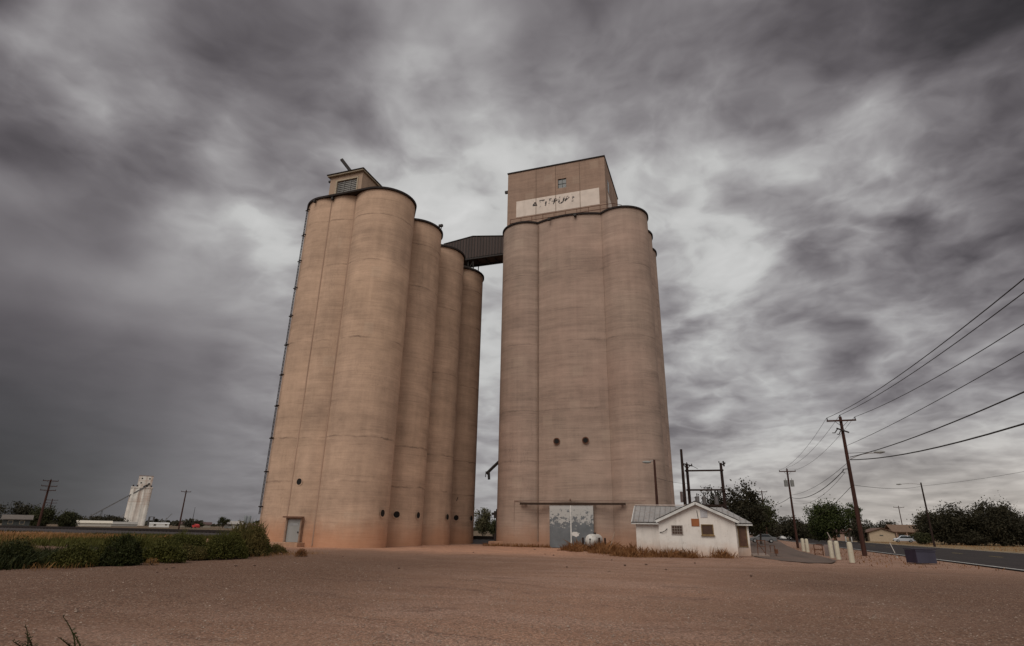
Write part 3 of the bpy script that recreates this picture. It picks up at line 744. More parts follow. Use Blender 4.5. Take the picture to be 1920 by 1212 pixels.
LP = pole('lamp_post', 'dark wooden lamp post with a long lamp arm on the far roadside', 31.95,114.6,9.95,.17, (), 'lamp post', None, top=False, material=POLE_D)
cobra(LP,(31.9,114.6,9.6),(29.2,115.3,9.75))
HP = pole('lamp_post', 'brown wooden lamp post with a short lamp arm behind the cottage roof', -5.2,54.5,7.75,.15, (), 'lamp post', None, top=False, material=POLE)
cobra(HP,(-5.22,54.5,7.5),(-5.62,54.4,7.52))
TP = pole('bare_pole', 'bare dark wooden pole rising behind the cottage gable beside the switch frame', -3.12,60.5,9.4,.19, (), 'pole', None, top=False, material=POLE_D, lean=(.05,0))
m = MB(); m.box(-3.5,-3.25,60.2,60.5,4.3,5.3); m.build('meter_cabinet', simple('pinkish_cabinet', (.14,.105,.10), .8), TP)
# H-frame
HF = thing('switch_frame', (-1.1,62,0), 'dark timber H-frame of two posts and crossbeams carrying electrical gear behind the cottage', 'electrical frame')
for x in (-2.72,.55): MB().tube([(x,62,-.3),(x,62,8.15)],[.17,.13],10).build('post', POLE_D, HF, smooth=40)
for z in (7.42,5.55): MB().bar((-2.95,61.85,z),(.75,61.85,z),.12,.16).build('crossbeam', POLE_D, HF)
m = MB(); m.bar((-3.1,61.4,8.1),(-2.2,62.5,7.95),.1); m.bar((-2.72,61.8,7.6),(-3.0,61.6,8.0),.06); m.bar((-2.72,61.8,7.6),(-2.4,62.2,7.95),.06)
for p in ((-3.05,61.45,8.15),(-2.7,61.9,8.1),(-2.25,62.4,8.0)): insul(m,p)
m.bar((-2.2,62.5,7.95),(-1.7,63,7.7),.03); m.build('crossarm', POLE_D, HF)
m = MB(); m.bar((.45,62,8.1),(.85,61.8,7.9),.1); m.bar((.8,61.9,8.3),(.85,61.8,7.8),.12); 
for p in ((.4,62,8.15),(.95,61.7,8.0)): insul(m,p)
m.build('cutout_switch', DARK_METAL, HF)
m = MB()
for x in (-2.0,-1.35,-.2):
    m = MB(); m.tube([(x,62.3,4.2),(x,62.3,4.95)],.2,12); m.tube([(x,62.3,4.95),(x,62.3,5.25)],.05,6); m.build('transformer', simple('transformer_dull', (.13,.12,.12), .7), HF, smooth=40)
MB().box(-2.7,.5,61.9,62.8,4.0,4.18).build('platform', POLE_D, HF)
# left side poles
def armpole(*a, **k): return pole(*a, **k)
armpole('utility_pole', 'dark utility pole with three stacked crossarms by the railway bank', -125.95,81.45,9.4,.24, ((9.15,1.25,0),(8.15,1.28,0),(7.35,1.25,0)), armdir=(.53,.85), base=-.1)
armpole('utility_pole', 'small far utility pole just behind the three-armed pole', -217.3,142.8,8.9,.22, ((8.55,1.6,0),(7.6,1.5,0)), armdir=(.53,.85), base=-.3)
armpole('utility_pole', 'dark single-armed utility pole standing between the white elevator and the tan silos', -126.05,114.1,9.9,.21, ((9.55,1.1,0),), armdir=(.67,.74), base=-.6)
tag(MB().tube([(-190,177.5,-.5),(-190,177.5,7.4)],[.14,.06],6).build('radio_mast', DARK_METAL), 'thin bare mast above the red truck beyond the railway', 'mast')
# wires
def wire(label, p, q, sag, r=.018, n=26, group='overhead wires'):
    p = Vector(p); q = Vector(q)
    pts = [p.lerp(q, i/n) - Vector((0,0,4*sag*(i/n)*(1-i/n))) for i in range(n+1)]
    tag(MB().tube(pts, r, 5, False).build('power_line', WIRE), label, 'overhead wire', group)
FY = -22.
wire('topmost thin wire from the near end of the big pole crossarm to the frame edge', (9.72,56.6,11.28),(9.72,FY,11.28),2.05,.02)
wire('thin wire from the tip of the big roadside pole, second from the top', (10.8,56.6,11.5),(10.8,FY,11.5),1.86,.02)
wire('thin wire from the roadward end of the big pole crossarm, third from the top', (11.9,56.6,11.28),(11.9,FY,11.28),1.95,.02)
wire('thin wire leaving the big pole just above its lamp arm, fourth from the top', (10.95,56.5,8.85),(10.95,FY,8.85),.95,.017)
wire('thick cable sloping up from the big pole lamp arm level, above the lowest one', (11.0,56.5,7.86),(11.0,FY,8.3),1.45,.03)
wire('thick lowest cable sagging from the big pole just under its lamp arm', (11.0,56.5,7.64),(11.0,FY,7.6),2.15,.036)
for x, z, zz in ((9.72,11.28,10.45),(10.8,11.5,10.8),(11.9,11.28,10.45)):
    wire('thin wire between the crossarms of the big pole and the transformer pole', (x,56.6,z),(x-.8,95.3,zz),.75,.014)
wire('thick sagging cable from the big pole to the transformer pole below its crossarm', (10.3,56.4,6.75),(9.9,95.2,6.6),.9,.034)
wire('thinner cable just above the thick sagging one between the same poles', (10.6,56.4,7.3),(9.9,95.2,6.9),.55,.016)
wire('thin lower cable drooping under the thick one toward the transformer pole', (10.4,56.4,6.6),(9.9,95.2,5.9),1.1,.014)
wire('cable running from the transformer pole to the slim pole behind the trees', (9.9,95.2,6.6),(8.6,133.7,7.0),.5,.03)
wire('cable running from the slim pole behind the trees away over the treetops', (8.6,133.7,7.0),(-4,150,7.2),.4,.03)
wire('service wire slanting down from the big pole toward the trees across the drive', (10.65,56.6,5.4),(16,148,4.6),1.2,.02)
wire('long slack wire crossing low from the big pole to the far lamp post', (10.95,56.6,5.55),(31.95,114.6,9.4),.35,.018)
wire('long slack wire leaving the far lamp post toward the frame edge', (31.95,114.6,9.4),(46,76,11.9),.7,.018)
wire('wire across the silo face from the wooden lamp post to the switch frame', (-5.2,54.5,6.2),(-2.72,61.9,6.2),.15,.014)

# ------------------------------------------------------------------ bollards and yard clutter
YB = simple('chipped_cream_paint', (.47,.425,.33), .7, 0, .14, 3., 0, .3, True, (.40,.30,.22))
bl = ['nearest cream bollard beside the big utility pole','cream bollard second nearest, behind a leaning stake','cream bollard third nearest, first beyond the leaning stake','cream bollard second farthest, past the scrap rack','farthest cream bollard, at the far end of the drive edge']
for i, (y, l) in enumerate(zip((41.3,45.9,48.5,61.5,64.6), bl)):
    x = 7.16+.02*i; T = thing('bollard', (x,y,0), l, 'bollard', 'bollards along the drive edge')
    MB().lathe((x,y,0), [(.15,-.1),(.15,1.1),(.135,1.16),(.08,1.195),(.001,1.205)], 16).build('post', YB, T, smooth=40)
    MB().lathe((x,y,0), [(.2,-.02),(.19,.03),(.151,.05)], 12).build('collar', simple('bollard_collar', (.20,.12,.09), .95), T)
T = thing('scrap_rack', (7.15,54.2,0), 'low rusty metal rack leaning between the two groups of bollards', 'rack')
m = MB()
for x in (6.85,7.45): m.bar((x,54.2,0),(x,54.2,.85),.06)
for z in (.12,.45,.82): m.bar((6.85,54.2,z),(7.45,54.2,z),.06)
m.build('frame', RUST, T)
MB().box(7.5,7.9,53.6,53.66,0,.85).build('panel', simple('faded_panel', (.17,.13,.12), .8), T); m = MB(); m.box(7.95,8.5,53.3,53.36,0,.85); m.build('panel', simple('faded_panel_b', (.15,.12,.115), .8), T)
tag(MB().bar((7.75,48.3,.0),(7.15,48.6,1.75),.05).build('leaning_stake', simple('grey_stake', (.27,.22,.19), .85)), 'slim grey stake leaning across between the nearer bollards', 'stake')
T = thing('marker_stake', (12.5,54.6,0), 'pale broken marker stake tilting at the roadside past the big pole', 'stake')
m = MB(); m.bar((12.5,55.55,1.05),(12.5,54.6,.33),.045); m.bar((12.5,54.3,.12),(12.5,54.0,-.05),.045); m.build('stake', simple('white_stake', (.36,.32,.29), .8), T)
for i, x in enumerate((27.2,28.4)):
    tag(MB().tube([(x,160,0),(x,160,1.25)],.12,8).build('gate_post', simple('white_gate_post', (.6,.58,.55), .8)), ('short white post nearer the dark conifer' if i else 'short white post nearer the pink house') + ' across the road', 'post', 'white posts across the road')
DB = thing('dumpster', (11.4,44.0,0), 'dark blue steel dumpster standing on the red dirt by the road', 'dumpster')
DBL = simple('blue_dumpster_paint', (.050,.047,.068), .75, 0, .2, 2., 0, .2, True); DBL2 = simple('dark_dumpster_paint', (.030,.022,.040), .7)
m = MB(); x0,x1,y0,y1 = 10.95,12.1,43.55,44.6
m.box(x0,x1,y0,y1,.06,.80); m.build('bin', DBL, DB, bevel=.02)
m = MB(); m.box(x0-.03,x1+.03,y0-.03,y0-.002,.72,.79); m.build('rim', DBL, DB)
m = MB(); m.box(x0-.06,x1+.06,y0-.06,y1+.06,.835,.875); m.build('lid', DBL2, DB)
m = MB(); m.box(x1+.002,x1+.12,y0+.3,y1-.3,.5,.62); m.build('lift_pocket', DBL2, DB)
m = MB(); m.box(x0-.03,x0-.002,y0,y1,.06,.8); m.build('side_panel', DBL2, DB)
for ch in DB.children:
    ch.data.transform(Matrix.Translation((-.13,-.12,0)))
DB.rotation_euler = (0,0,radians(18))

# ------------------------------------------------------------------ vehicles
TYRE = simple('tyre', (.015,.015,.015), .9); RIMM = simple('wheel_rim', (.35,.35,.35), .4, .6); CGL = simple('car_glass', (.02,.025,.03), .15, 0, .2, 1., 0, .5)
def car(label, cat, x, y, rot, paint, prof, cabin, w, L, wr=.33, name='parked_car'):
    T = thing(name, (0,0,0), label, cat)
    b = MB().prism_xz(prof, -w/2, w/2).build('body', paint, T, bevel=.06)
    c = MB().prism_xz(cabin, -w/2-.004, w/2+.004).build('window', CGL, T)
    for fx in (.19, .79):
        for sy in (-1, 1):
            cx_ = L*fx
            wh = MB().tube([(cx_,sy*(w/2-.12),wr),(cx_,sy*(w/2+.03),wr)],wr,16).build('wheel', TYRE, T)
            MB().disc((cx_,sy*(w/2+.035),wr),(0,sy,0),wr*.6,.02,14).build('rim', RIMM, wh)
    for xx, nm, cc in ((-.015,'headlight',(.6,.6,.58)),(L+.015,'tail_light',(.3,.02,.02))):
        for sy in (-1,1):
            MB().box(xx-.03,xx+.03,sy*w*.36-.16,sy*w*.36+.16,.6,.76).build(nm, simple(nm+'_glass', cc, .3), T)
    m = MB(); m.box(-.08,0,-w/2+.05,w/2-.05,.32,.5); m.box(L,L+.08,-w/2+.05,w/2-.05,.32,.5); m.build('bumper', TYRE, T)
    T.location = (x,y,.05); T.rotation_euler = (0,0,rot); return T
wagon = [(0,.3),(4.6,.3),(4.62,.85),(4.5,1.0),(4.2,1.55),(1.75,1.58),(1.05,1.0),(.05,.85)]
wcab = [(1.2,1.0),(4.3,1.02),(4.1,1.48),(1.82,1.5)]
car('silver grey car parked under the carport of the brown roofed house', 'car', 41.5,180.2,-.1, simple('silver_paint', (.50,.53,.58), .35, .3, .08), wagon, wcab, 1.75, 4.6)
sed = [(0,.3),(4.4,.3),(4.42,.8),(4.3,.95),(3.7,.98),(3.2,1.42),(1.9,1.43),(1.2,.95),(.05,.82)]
scab = [(1.35,.96),(3.55,.98),(3.1,1.37),(1.95,1.38)]
car('white sedan parked under the trees behind the cottage', 'car', 4.5,116,.05, simple('white_paint', (.13,.13,.135), .5, .1, .08), sed, scab, 1.7, 4.4)

# ------------------------------------------------------------------ houses across the road
def house(label, cat, x0,x1,y0,y1,he,hr,wallc,roofc, along='x', win=(), doors=(), over=.45, name='house', chimney=None, posts=(), rot=0):
    T = thing(name, ((x0+x1)/2,y0,0), label, cat)
    wm = simple('house_wall', wallc, .9, vary=.15); rm = simple('house_roof', roofc, .9, vary=.25, scale=2.)
    m = MB(); m.box(x0,x1,y0,y1,-.3,he)
    if along == 'x': 
        ym=(y0+y1)/2; m.prism_yz([(y0,he),(y1,he),(ym,hr-.12)],x0,x1)
        V=[(x0-over,y0-over,he-.1),(x1+over,y0-over,he-.1),(x1+over,ym,hr),(x0-over,ym,hr),(x0-over,y1+over,he-.1),(x1+over,y1+over,he-.1)]
    else:
        xm=(x0+x1)/2; m.prism_xz([(x0,he),(x1,he),(xm,hr-.12)],y0,y1)
        V=[(x0-over,y1+over,he-.1),(x0-over,y0-over,he-.1),(xm,y0-over,hr),(xm,y1+over,hr),(x1+over,y1+over,he-.1),(x1+over,y0-over,he-.1)]
        V=[V[0],V[1],V[2],V[3],V[4],V[5]]
    m.build('wall', wm, T)
    r = MB()
    lo = V; hi = [(a,b_,c+.16) for a,b_,c in V]
    r.add(lo+hi, [(0,3,2,1),(3,4,5,2),(6,7,8,9),(9,8,11,10),(0,1,7,6),(1,2,8,7),(2,5,11,8),(5,4,10,11),(4,3,9,10),(3,0,6,9)])
    rf = r.build('roof', rm, T)
    for (a,b_,c,d) in win:
        w = MB().box(a,b_,y0-.03,y0-.003,c,d).build('window', GLASS, T)
        f = MB(); f.box(a-.08,a,y0-.05,y0-.003,c-.08,d+.08); f.box(b_,b_+.08,y0-.05,y0-.003,c-.08,d+.08); f.box(a,b_,y0-.05,y0-.003,d,d+.08); f.box(a,b_,y0-.05,y0-.003,c-.08,c); f.build('frame', CREAM_TRIM, w)
    for (a,b_,d) in doors: MB().box(a,b_,y0-.04,y0-.003,0,d).build('door', RUST, T)
    for px_ in posts: MB().box(px_-.12,px_+.12,y0-over+.05,y0-over+.29,-.1,he-.12).build('porch_post', wm, T)
    T.rotation_euler = (0,0,radians(rot))
    if chimney: MB().box(chimney[0],chimney[0]+.8,chimney[1],chimney[1]+.8,hr-.6,hr+.7).build('chimney', wm, rf)
    return T
house('low tan house with a blank gable wall and brown roof behind the big pole', 'house', 37.2,43.2,185,196,2.35,3.35,(.40,.31,.22),(.13,.075,.055),'y', ((39.6,40.4,1.5,1.72),), over=.5)
house('dark porch wing with pale posts beside the low tan house', 'house', 34.3,36.6,187,197,2.3,3.2,(.10,.075,.06),(.14,.08,.06),'x', (), ((35.2,36.1,1.95),), posts=(34.4,35.1,35.8))
house('brown hip-roofed house with an open carport across the road', 'house', 45.6,51.8,194.0,203,2.6,4.4,(.30,.20,.15),(.15,.095,.065),'x', ((46.2,47.6,.9,2.0),(49.9,51.0,.9,2.0)), ((48.3,49.2,2.0),), over=1.0, posts=(45.5,48.0,51.8))
house('small pink stucco house under the big green tree', 'house', 28.1,33.4,197.6,205,2.2,3.1,(.36,.235,.19),(.10,.05,.045),'x', ((29.3,30.0,.9,1.8),(31.6,32.3,.9,1.8)), ((30.5,31.3,1.95),))
house('small far white building at the end of the street', 'building', 19.3,22.6,229,236,2.9,3.4,(.68,.66,.64),(.42,.40,.39),'x', ((20.0,20.8,1.0,2.0),(21.2,22.0,1.0,2.0)))
# left side, beyond the railway
def at(cx, cy, w, d): return cx-w/2, cx+w/2, cy, cy+d
house('long low white shed left of the white elevator', 'shed', *at(-241.9,177.4,12.4,7), .95,1.75,(.50,.45,.39),(.54,.48,.40),'x', (), (), over=.3, name='shed', rot=54)
house('dim grey lean-to shed under the conveyor of the white elevator', 'shed', *at(-262,205,13,5), .6,1.5,(.30,.28,.26),(.26,.24,.22),'x', (), (), over=.2, name='shed', rot=52)
house('grey green bungalow with a tan roof at the far-left edge', 'house', *at(-161.9,99.5,5.2,4.5), 1.75,2.65,(.06,.063,.06),(.12,.10,.088),'x', ((-163.4,-162.6,.7,1.4),(-161.2,-160.4,.7,1.4)), rot=58)
house('dark gabled house half hidden in trees at the far-left edge', 'house', *at(-168.5,93.5,5.5,5), 3.0,4.2,(.09,.09,.085),(.07,.045,.04),'y', ((-169.5,-168.7,1.4,2.3),), rot=61)
house('white flat trailer building right beside the white elevator', 'trailer', *at(-227.4,195.6,7.4,4), 1.15,1.45,(.62,.60,.57),(.56,.54,.52),'x', ((-225.2,-224.6,.5,.9),(-229.4,-228.6,.3,.9)), (), over=.1, name='trailer', rot=49)
house('long brown roofed warehouse behind the red truck', 'warehouse', *at(-232.7,219.5,13,8), 1.1,2.0,(.30,.26,.21),(.085,.05,.045),'x', ((-231,-230,.3,.8),), (), name='warehouse', rot=47)
house('pale low building left of the twin grey tanks', 'building', *at(-207.6,216.6,7.2,6), 1.5,2.6,(.40,.38,.35),(.31,.28,.26),'x', ((-209.5,-208.4,.7,1.3),(-206.4,-205.4,.7,1.3)), (), name='low_building', rot=44)
house('brick red shed wall next to the corner of the tan silos', 'shed', *at(-73.3,82.0,3.0,3), 1.3,1.6,(.22,.05,.036),(.13,.08,.07),'x', (), ((-74,-73.4,1.2),), over=.1, name='shed', rot=42)
T = thing('truck', (-203.5,192.5,-.4), 'bright red truck parked beyond the railway bank', 'truck')
b = MB(); b.prism_xz([(-205.2,-.1),(-202.6,-.1),(-202.6,.75),(-203.3,1.25),(-203.9,1.3),(-204.0,.85),(-205.2,.8)],191.6,193.4); b.build('body', simple('red_paint', (.42,.035,.03), .4), T, bevel=.04)
MB().prism_xz([(-203.75,.85),(-202.95,.85),(-203.3,1.18),(-203.72,1.2)],191.59,193.41).build('window', CGL, T)
for x in (-204.8,-203.0): MB().tube([(x,191.5,0),(x,191.75,0)],.35,12).build('wheel', TYRE, T)
T = thing('storage_tank', (-169.6,183.6,0), 'pair of small grey elevated tanks on a pale stand left of the silo corner', 'tanks')
for dx in (-.75,.6): MB().lathe((-169.6+dx*.74,183.6+dx*.67,1.8), [(.001,2.95),(.35,2.85),(.6,2.55),(.6,.3),(.3,0)], 14).build('tank', simple('grey_tank', (.17,.18,.185), .6), T, smooth=40)
m = MB(); 
for dx in (-1.3,-.2,.1,1.1): m.bar((-169.6+dx*.74,183.6+dx*.67,-.5),(-169.6+dx*.74,183.6+dx*.67,2.4),.12)
m.bar((-170.6,182.7,1.7),(-168.7,184.4,1.7),.15); m.build('stand', simple('pale_stand', (.30,.27,.26), .8), T)

# far white grain elevator
WE = thing('grain_elevator', (-326.5,264,-2), 'distant rust streaked white grain elevator beyond the railway, with a slanting conveyor leg', 'grain elevator')
def wemat():
    m, t = mat('rusty_white_concrete'); p = t.pos(); Z = t.sep(p)[2]
    k = t.mapr(t.noise(p, .3, 5), .3, .7, .85, 1.1)
    col = t.mix(1., (.70,.655,.60), t.comb(k,k,k), 'MULTIPLY')
    rs = t.math('MULTIPLY', t.mapr(t.noise(t.vmath('MULTIPLY', p, (.45,.45,.06)), 1., 5, .65), .42, .62), t.mapr(Z, 2., 16., .35, 1.))
    rl = t.mapr(t.noise(t.vmath('MULTIPLY', p, (.05,.05,1.)), 1., 3), .55, .66, 0, .5)
    col = t.mix(t.math('MULTIPLY', rs, .65), col, (.30,.165,.11)); col = t.mix(t.math('MULTIPLY', rl, t.mapr(Z, 8., 14.)), col, (.34,.22,.16))
    t.out(col, .9); return m
WEM = wemat()
ex = Vector((.63,.777,0)); ey = Vector((-.777,.63,0)); o_ = Vector((-326.8,263.9,0))
for k in range(4):
    for j in range(3):
        c = o_ + ex*(k-1.5)*2.7 + ey*j*2.7; MB().lathe((c.x,c.y,-2.2), [(1.5,0),(1.5,23.0)], 20).build('silo', WEM, WE, smooth=50)
def obox(m, c, ux, uy, hx, hy, z0, z1):
    vs = [c+ux*a*hx+uy*b_*hy+Vector((0,0,z)) for z in (z0,z1) for a,b_ in ((-1,-1),(1,-1),(1,1),(-1,1))]
    m.add(vs, [(3,2,1,0),(4,5,6,7),(0,1,5,4),(1,2,6,5),(2,3,7,6),(3,0,4,7)]); return m
m = obox(MB(), o_+ey*2.7, ex, ey, 5.6, 4.3, 20.8, 21.6); m.build('roof_slab', WEM, WE)
obox(MB(), o_+ey*2.7, ex, ey, 4.9, 4.0, -2, 20.8).build('bay_wall', WEM, WE)
hb = obox(MB(), o_+ex*1.0+ey*1.5, ex, ey, 3.7, 2.6, 21.6, 27.8).build('headhouse', WEM, WE)
m = obox(MB(), o_+ex*1.0+ey*1.5, ex, ey, 3.8, 2.7, 27.8, 28.2); m.build('roof_edge', simple('grey_cap', (.25,.20,.19), .9), hb)
for a, z in ((-1.9,26.4),(2.0,26.4),(-2.0,23.9),(2.1,23.6)):
    m = obox(MB(), o_+ex*(1.0+a)-ey*1.13, ex, ey, .34, .06, z-.4, z+.4); m.build('window', HOLE, hb)
m = MB(); 
for a in (-4.6,-2.6,2.4,4.6): m.tube([o_+ex*a-ey*1.3+Vector((0,0,21.6)),o_+ex*a-ey*1.3+Vector((0,0,22.5))],.4,8)
m.bar(o_+ex*.5-ey*1.4+Vector((0,0,21.6)),o_+ex*3.6-ey*1.4+Vector((0,0,23.6)),.55); m.build('roof_vent', DARK_METAL, WE)
m = MB(); a = o_-ex*22+Vector((0,0,4.2)); b_ = o_+ex*2-ey*1.6+Vector((0,0,21.9)); m.bar(a,b_,.45,.6); m.bar(a+Vector((0,0,.1)),a-ex*2.2+Vector((0,0,-1.2)),.3); m.build('conveyor_leg', simple('grey_conveyor', (.12,.115,.115), .7), WE)
m = MB()
for s_ in (-.5,.6): m.bar(o_-ex*17+ex*s_+Vector((0,0,-2)),o_-ex*17+ex*s_*.4+Vector((0,0,7.6)),.25)
m.bar(o_-ex*20+Vector((0,0,3)),o_-ex*17+Vector((0,0,6)),.2); m.build('trestle', simple('grey_trestle', (.10,.10,.10), .8), WE)
m = MB()
for k in range(3): m.bar(o_-ex*(13-k*1.6)+Vector((0,0,-1.5)),o_-ex*(5.2)+Vector((0,0,6.5-k*2.2)),.3)
for k in range(5): m.bar(o_-ex*(12-k*1.3)+Vector((0,0,-1.5)),o_-ex*(11-k*1.3)+Vector((0,0,1.5+k*.9)),.2)
obox(m, o_-ex*6.5, ex, ey, 1.3, 1., -2, 1.4); m.build('loading_spout', simple('grey_spout', (.20,.18,.175), .8), WE)
T = thing('elevator_leg', (-319.5,272,-2), 'small dark steel grain leg and hopper standing right of the white elevator', 'grain leg')
m = MB(); c = o_+ex*8.2
for s_ in (-1.0,1.4): obox(m, c+ex*s_, ex, ey, .45, .45, -2, 4.8)
m.bar(c-ex*1+Vector((0,0,4.7)),c+ex*1.4+Vector((0,0,4.7)),.3); m.bar(c-ex*1+Vector((0,0,1.7)),c+ex*1.4+Vector((0,0,1.7)),.3); m.build('frame', simple('dark_leg', (.07,.065,.065), .8), T)
m = MB(); c = o_+ex*13
m.bar(c+Vector((0,0,-1)),c+ex*5.5+Vector((0,0,6.8)),.35); m.bar(c+ex*1+Vector((0,0,-2)),c+ex*1+Vector((0,0,4)),.3); m.bar(c+ex*3+Vector((0,0,-2)),c+ex*3+Vector((0,0,4.4)),.25); m.bar(c+ex*-.5+Vector((0,0,3.4)),c+ex*2.6+Vector((0,0,1.8)),.25); m.build('auger', simple('auger_grey', (.15,.145,.145), .8), T)

# ------------------------------------------------------------------ vegetation
def rot_quads(rng, C_, size, aspect=1.0, flat=0.):
    n = len(C_)
    d = rng.normal(size=(n,3)); d /= np.linalg.norm(d,axis=1)[:,None]
    e = rng.normal(size=(n,3)); e -= (e*d).sum(1)[:,None]*d; e /= np.linalg.norm(e,axis=1)[:,None]
    s = size*rng.uniform(.55,1.3,(n,1))
    a = d*s*.5; b = e*s*.5*aspect
    return np.stack([C_-a, C_-a*.1+b, C_+a, C_+a*.1-b],1).reshape(-1,3)
def crown_points(rng, n, w, h, z0, nclump, gap=.5, flat=1., taper=.0):
    """leaf positions in feathery clumps of very different sizes through an uneven crown"""
    pts = []; cl = []; nclump = int(nclump*1.5)
    lob = rng.uniform(0, 6.28, 3)
    for i in range(nclump):
        for _ in range(40):
            u = rng.uniform(-1,1,3); r = np.linalg.norm(u)
            a_ = np.arctan2(u[1], u[0])
            lim = .80+.16*np.sin(2*a_+lob[0])+.12*np.sin(3*a_+lob[1]+2.5*u[2])+.08*np.sin(5*u[2]+lob[2])
            if .2 < r < min(1.05, lim+.12): break
        k = 1 - taper*max(0,u[2])
        sz = .085+.15*rng.uniform()**1.6+(.05 if r < .6 else 0)
        cl.append((u[0]*w/2*.92*k, u[1]*w/2*.92*k, z0+h/2+u[2]*h/2*.92, sz))
    wts = np.array([c[3]**2 for c in cl]); wts /= wts.sum()
    cnt = rng.multinomial(n, wts)
    for (x,y,z,s), c in zip(cl, cnt):
        q = rng.normal(size=(c,3))*.52
        q *= np.array([s*w*.8, s*w*.8, s*h*.66])
        q[:,2] += .25*np.abs(q[:,0])*rng.uniform(-1,.6); pts.append(q + np.array([x,y,z]))
    return np.concatenate(pts), cl
def tree(label, x, y, w, h, trunk=.2, seed=1, leaf=LEAF, n=2600, size=.42, nclump=26, core=.35, group=None, name='tree', taper=0., zb=0., lean=0., bark=BARK, cat='tree'):
    rng = np.random.default_rng(seed)
    T = thing(name, (x,y,zb), label, cat, group)
    z0 = h*trunk
    P, cl = crown_points(rng, int(n*1.25), w, h-z0, z0, nclump, taper=taper)
    n = int(n*1.25); size *= .80
    stray = crown_points(rng, n//7, w*1.02, (h-z0)*1.02, z0, nclump*2)[0]
    q = rng.normal(size=(int(n*core),3)); q /= np.linalg.norm(q,axis=1)[:,None]; q *= rng.uniform(0,1,(len(q),1))**.4
    inner = np.stack([q[:,0]*w*.36, q[:,1]*w*.36, z0+(h-z0)*(.42+q[:,2]*.40)],1)
    P = np.concatenate([P, stray, inner]); P = P[P[:,2] > h*trunk*.35]
    P[:,0] += lean*P[:,2]
    quads('crown', rot_quads(rng, P, size, .62) + np.array([x,y,zb]), leaf, T)
    m = MB(); tr_ = max(.1, w*.022)
    top = Vector((x+lean*h*.5, y, zb+z0+(h-z0)*.45)); fork = Vector((x+lean*z0*.6, y, zb+max(z0*.8, h*.12)))
    m.tube([(x,y,zb-.3),(x+rng.uniform(-.1,.1),y,zb+z0*.4),fork,top],[tr_*1.4,tr_*1.05,tr_*.9,tr_*.3],8)
    for c in cl[:min(16,len(cl))]:
        e = Vector((x+c[0]*.85+lean*c[2], y+c[1]*.85, zb+c[2])); mid_ = fork.lerp(e,.5)+Vector((0,0,.08*h))
        m.tube([fork,mid_,e],[tr_*.55,tr_*.35,tr_*.1],5)
    m.build('trunk', bark, T, smooth=60); return T
# behind the cottage
tree('thin dusky tree showing between the legs of the switch frame', -.9,82,4.0,7.4,.3,11,LEAF_D,1300,.34,20)
tree('dark tree rising right behind the cottage roof beside the switch frame', 2.2,90,7.4,8.6,.06,12,LEAF_D,4200,.42,34)
tree('dark spreading tree right of the cottage with a parked white sedan under it', 5.6,101,6.2,7.4,.2,13,LEAF,3200,.42,28)
tree('low round tree beyond the slim utility pole', 8.6,150,7.2,5.6,.0,14,LEAF_D,3000,.5,24,core=.5)
tree('dark low tree behind the transformer pole', 17.6,172,10.5,6.0,.0,15,LEAF_D,3400,.55,28,core=.5)
tree('big green tree with an open leaning crown behind the tall roadside pole', 21.6,148.3,9.6,9.3,.06,16,LEAF_G,7500,.46,48,lean=.12,core=.45)
tree('side limb tree with sparse foliage right behind the tall roadside pole', 28.0,151,4.8,8.3,.45,17,LEAF_G,1100,.45,14)
tree('small dark conifer at the right of the pink house', 26.1,140,2.6,4.7,.02,18,LEAF_D,1500,.4,14,taper=.75,cat='conifer',name='conifer')
tree('low dusky tree behind the tan house, left of its roof', 40,214,12,6.4,.1,19,LEAF_D,1900,.6,22)
tree('low dusky tree behind the tan house, over its roof', 49.5,222,11,6.6,.1,20,LEAF_D,1800,.6,22)
tree('sparse olive tree left of the lamp post', 47.5,172,7.5,7.6,.12,21,LEAF_O,1500,.45,22)
tree('bushy dark tree just behind the lamp post', 42.8,144,10.4,7.6,.0,22,LEAF_D,7500,.44,46,core=.5)
tree('largest dusky tree near the right frame edge', 50.8,141.4,10.8,8.9,.0,23,LEAF_D,8500,.44,50,core=.5)
tree('dark tree cut by the right frame edge', 58.6,138,9.5,7.3,.0,24,LEAF_D,5200,.46,34,core=.5)
tree('low shrub tree in the dip between the two bushiest roadside trees', 47.2,147,6.5,6.6,.0,25,LEAF_D,3600,.44,24,core=.5)
tree('olive shrub at the foot of the bushy tree behind the lamp post', 38.2,143,4.2,2.6,.0,37,LEAF,1500,.36,16,core=.5)
for i, (x, y, w, h, l) in enumerate(((45.6,141,7,2.7,'brush under the bushy tree behind the lamp post'),(55.2,139.5,8,2.9,'brush between the two largest roadside trees and the frame edge'),(62,141,8,3.2,'brush at the right frame edge under the cut tree'),(51.5,152,12,5.2,'taller brush behind the dip between the roadside trees'))):
    tree(l, x, y, w, h, .0, 60+i, LEAF_D, 2600, .36, 22, core=.6, name='brush', cat='brush')
tree('far tree row member filling behind the largest roadside tree', 66,168,20,7.2,.0,38,LEAF_D,3200,.65,30)
tree('far tree behind the carport house, right of it', 60,205,15,6.2,.0,39,LEAF_D,2400,.65,26)
tree('low tree behind the pink house, left of its roof', 23.5,205,12,5.2,.0,40,LEAF_D,2400,.6,26)
tree('dark shrub beside the pink house under the green tree', 25.6,188,6.5,4.4,.0,41,LEAF_D,2000,.5,20,core=.5)
tree('dark tree closing the far end of the drive, left of the white building', 12.5,190,11,6.0,.0,42,LEAF_D,2800,.55,28,core=.5)
tree('far tree showing in the gap between the two elevators', -52.0,130,4.8,6.7,.04,26,LEAF_O,2800,.4,26,zb=-.3)
tree('smaller shrub tree low in the gap between the elevators, right one', -49.0,129,3.6,4.2,.04,27,LEAF,1500,.4,16,zb=-.3)
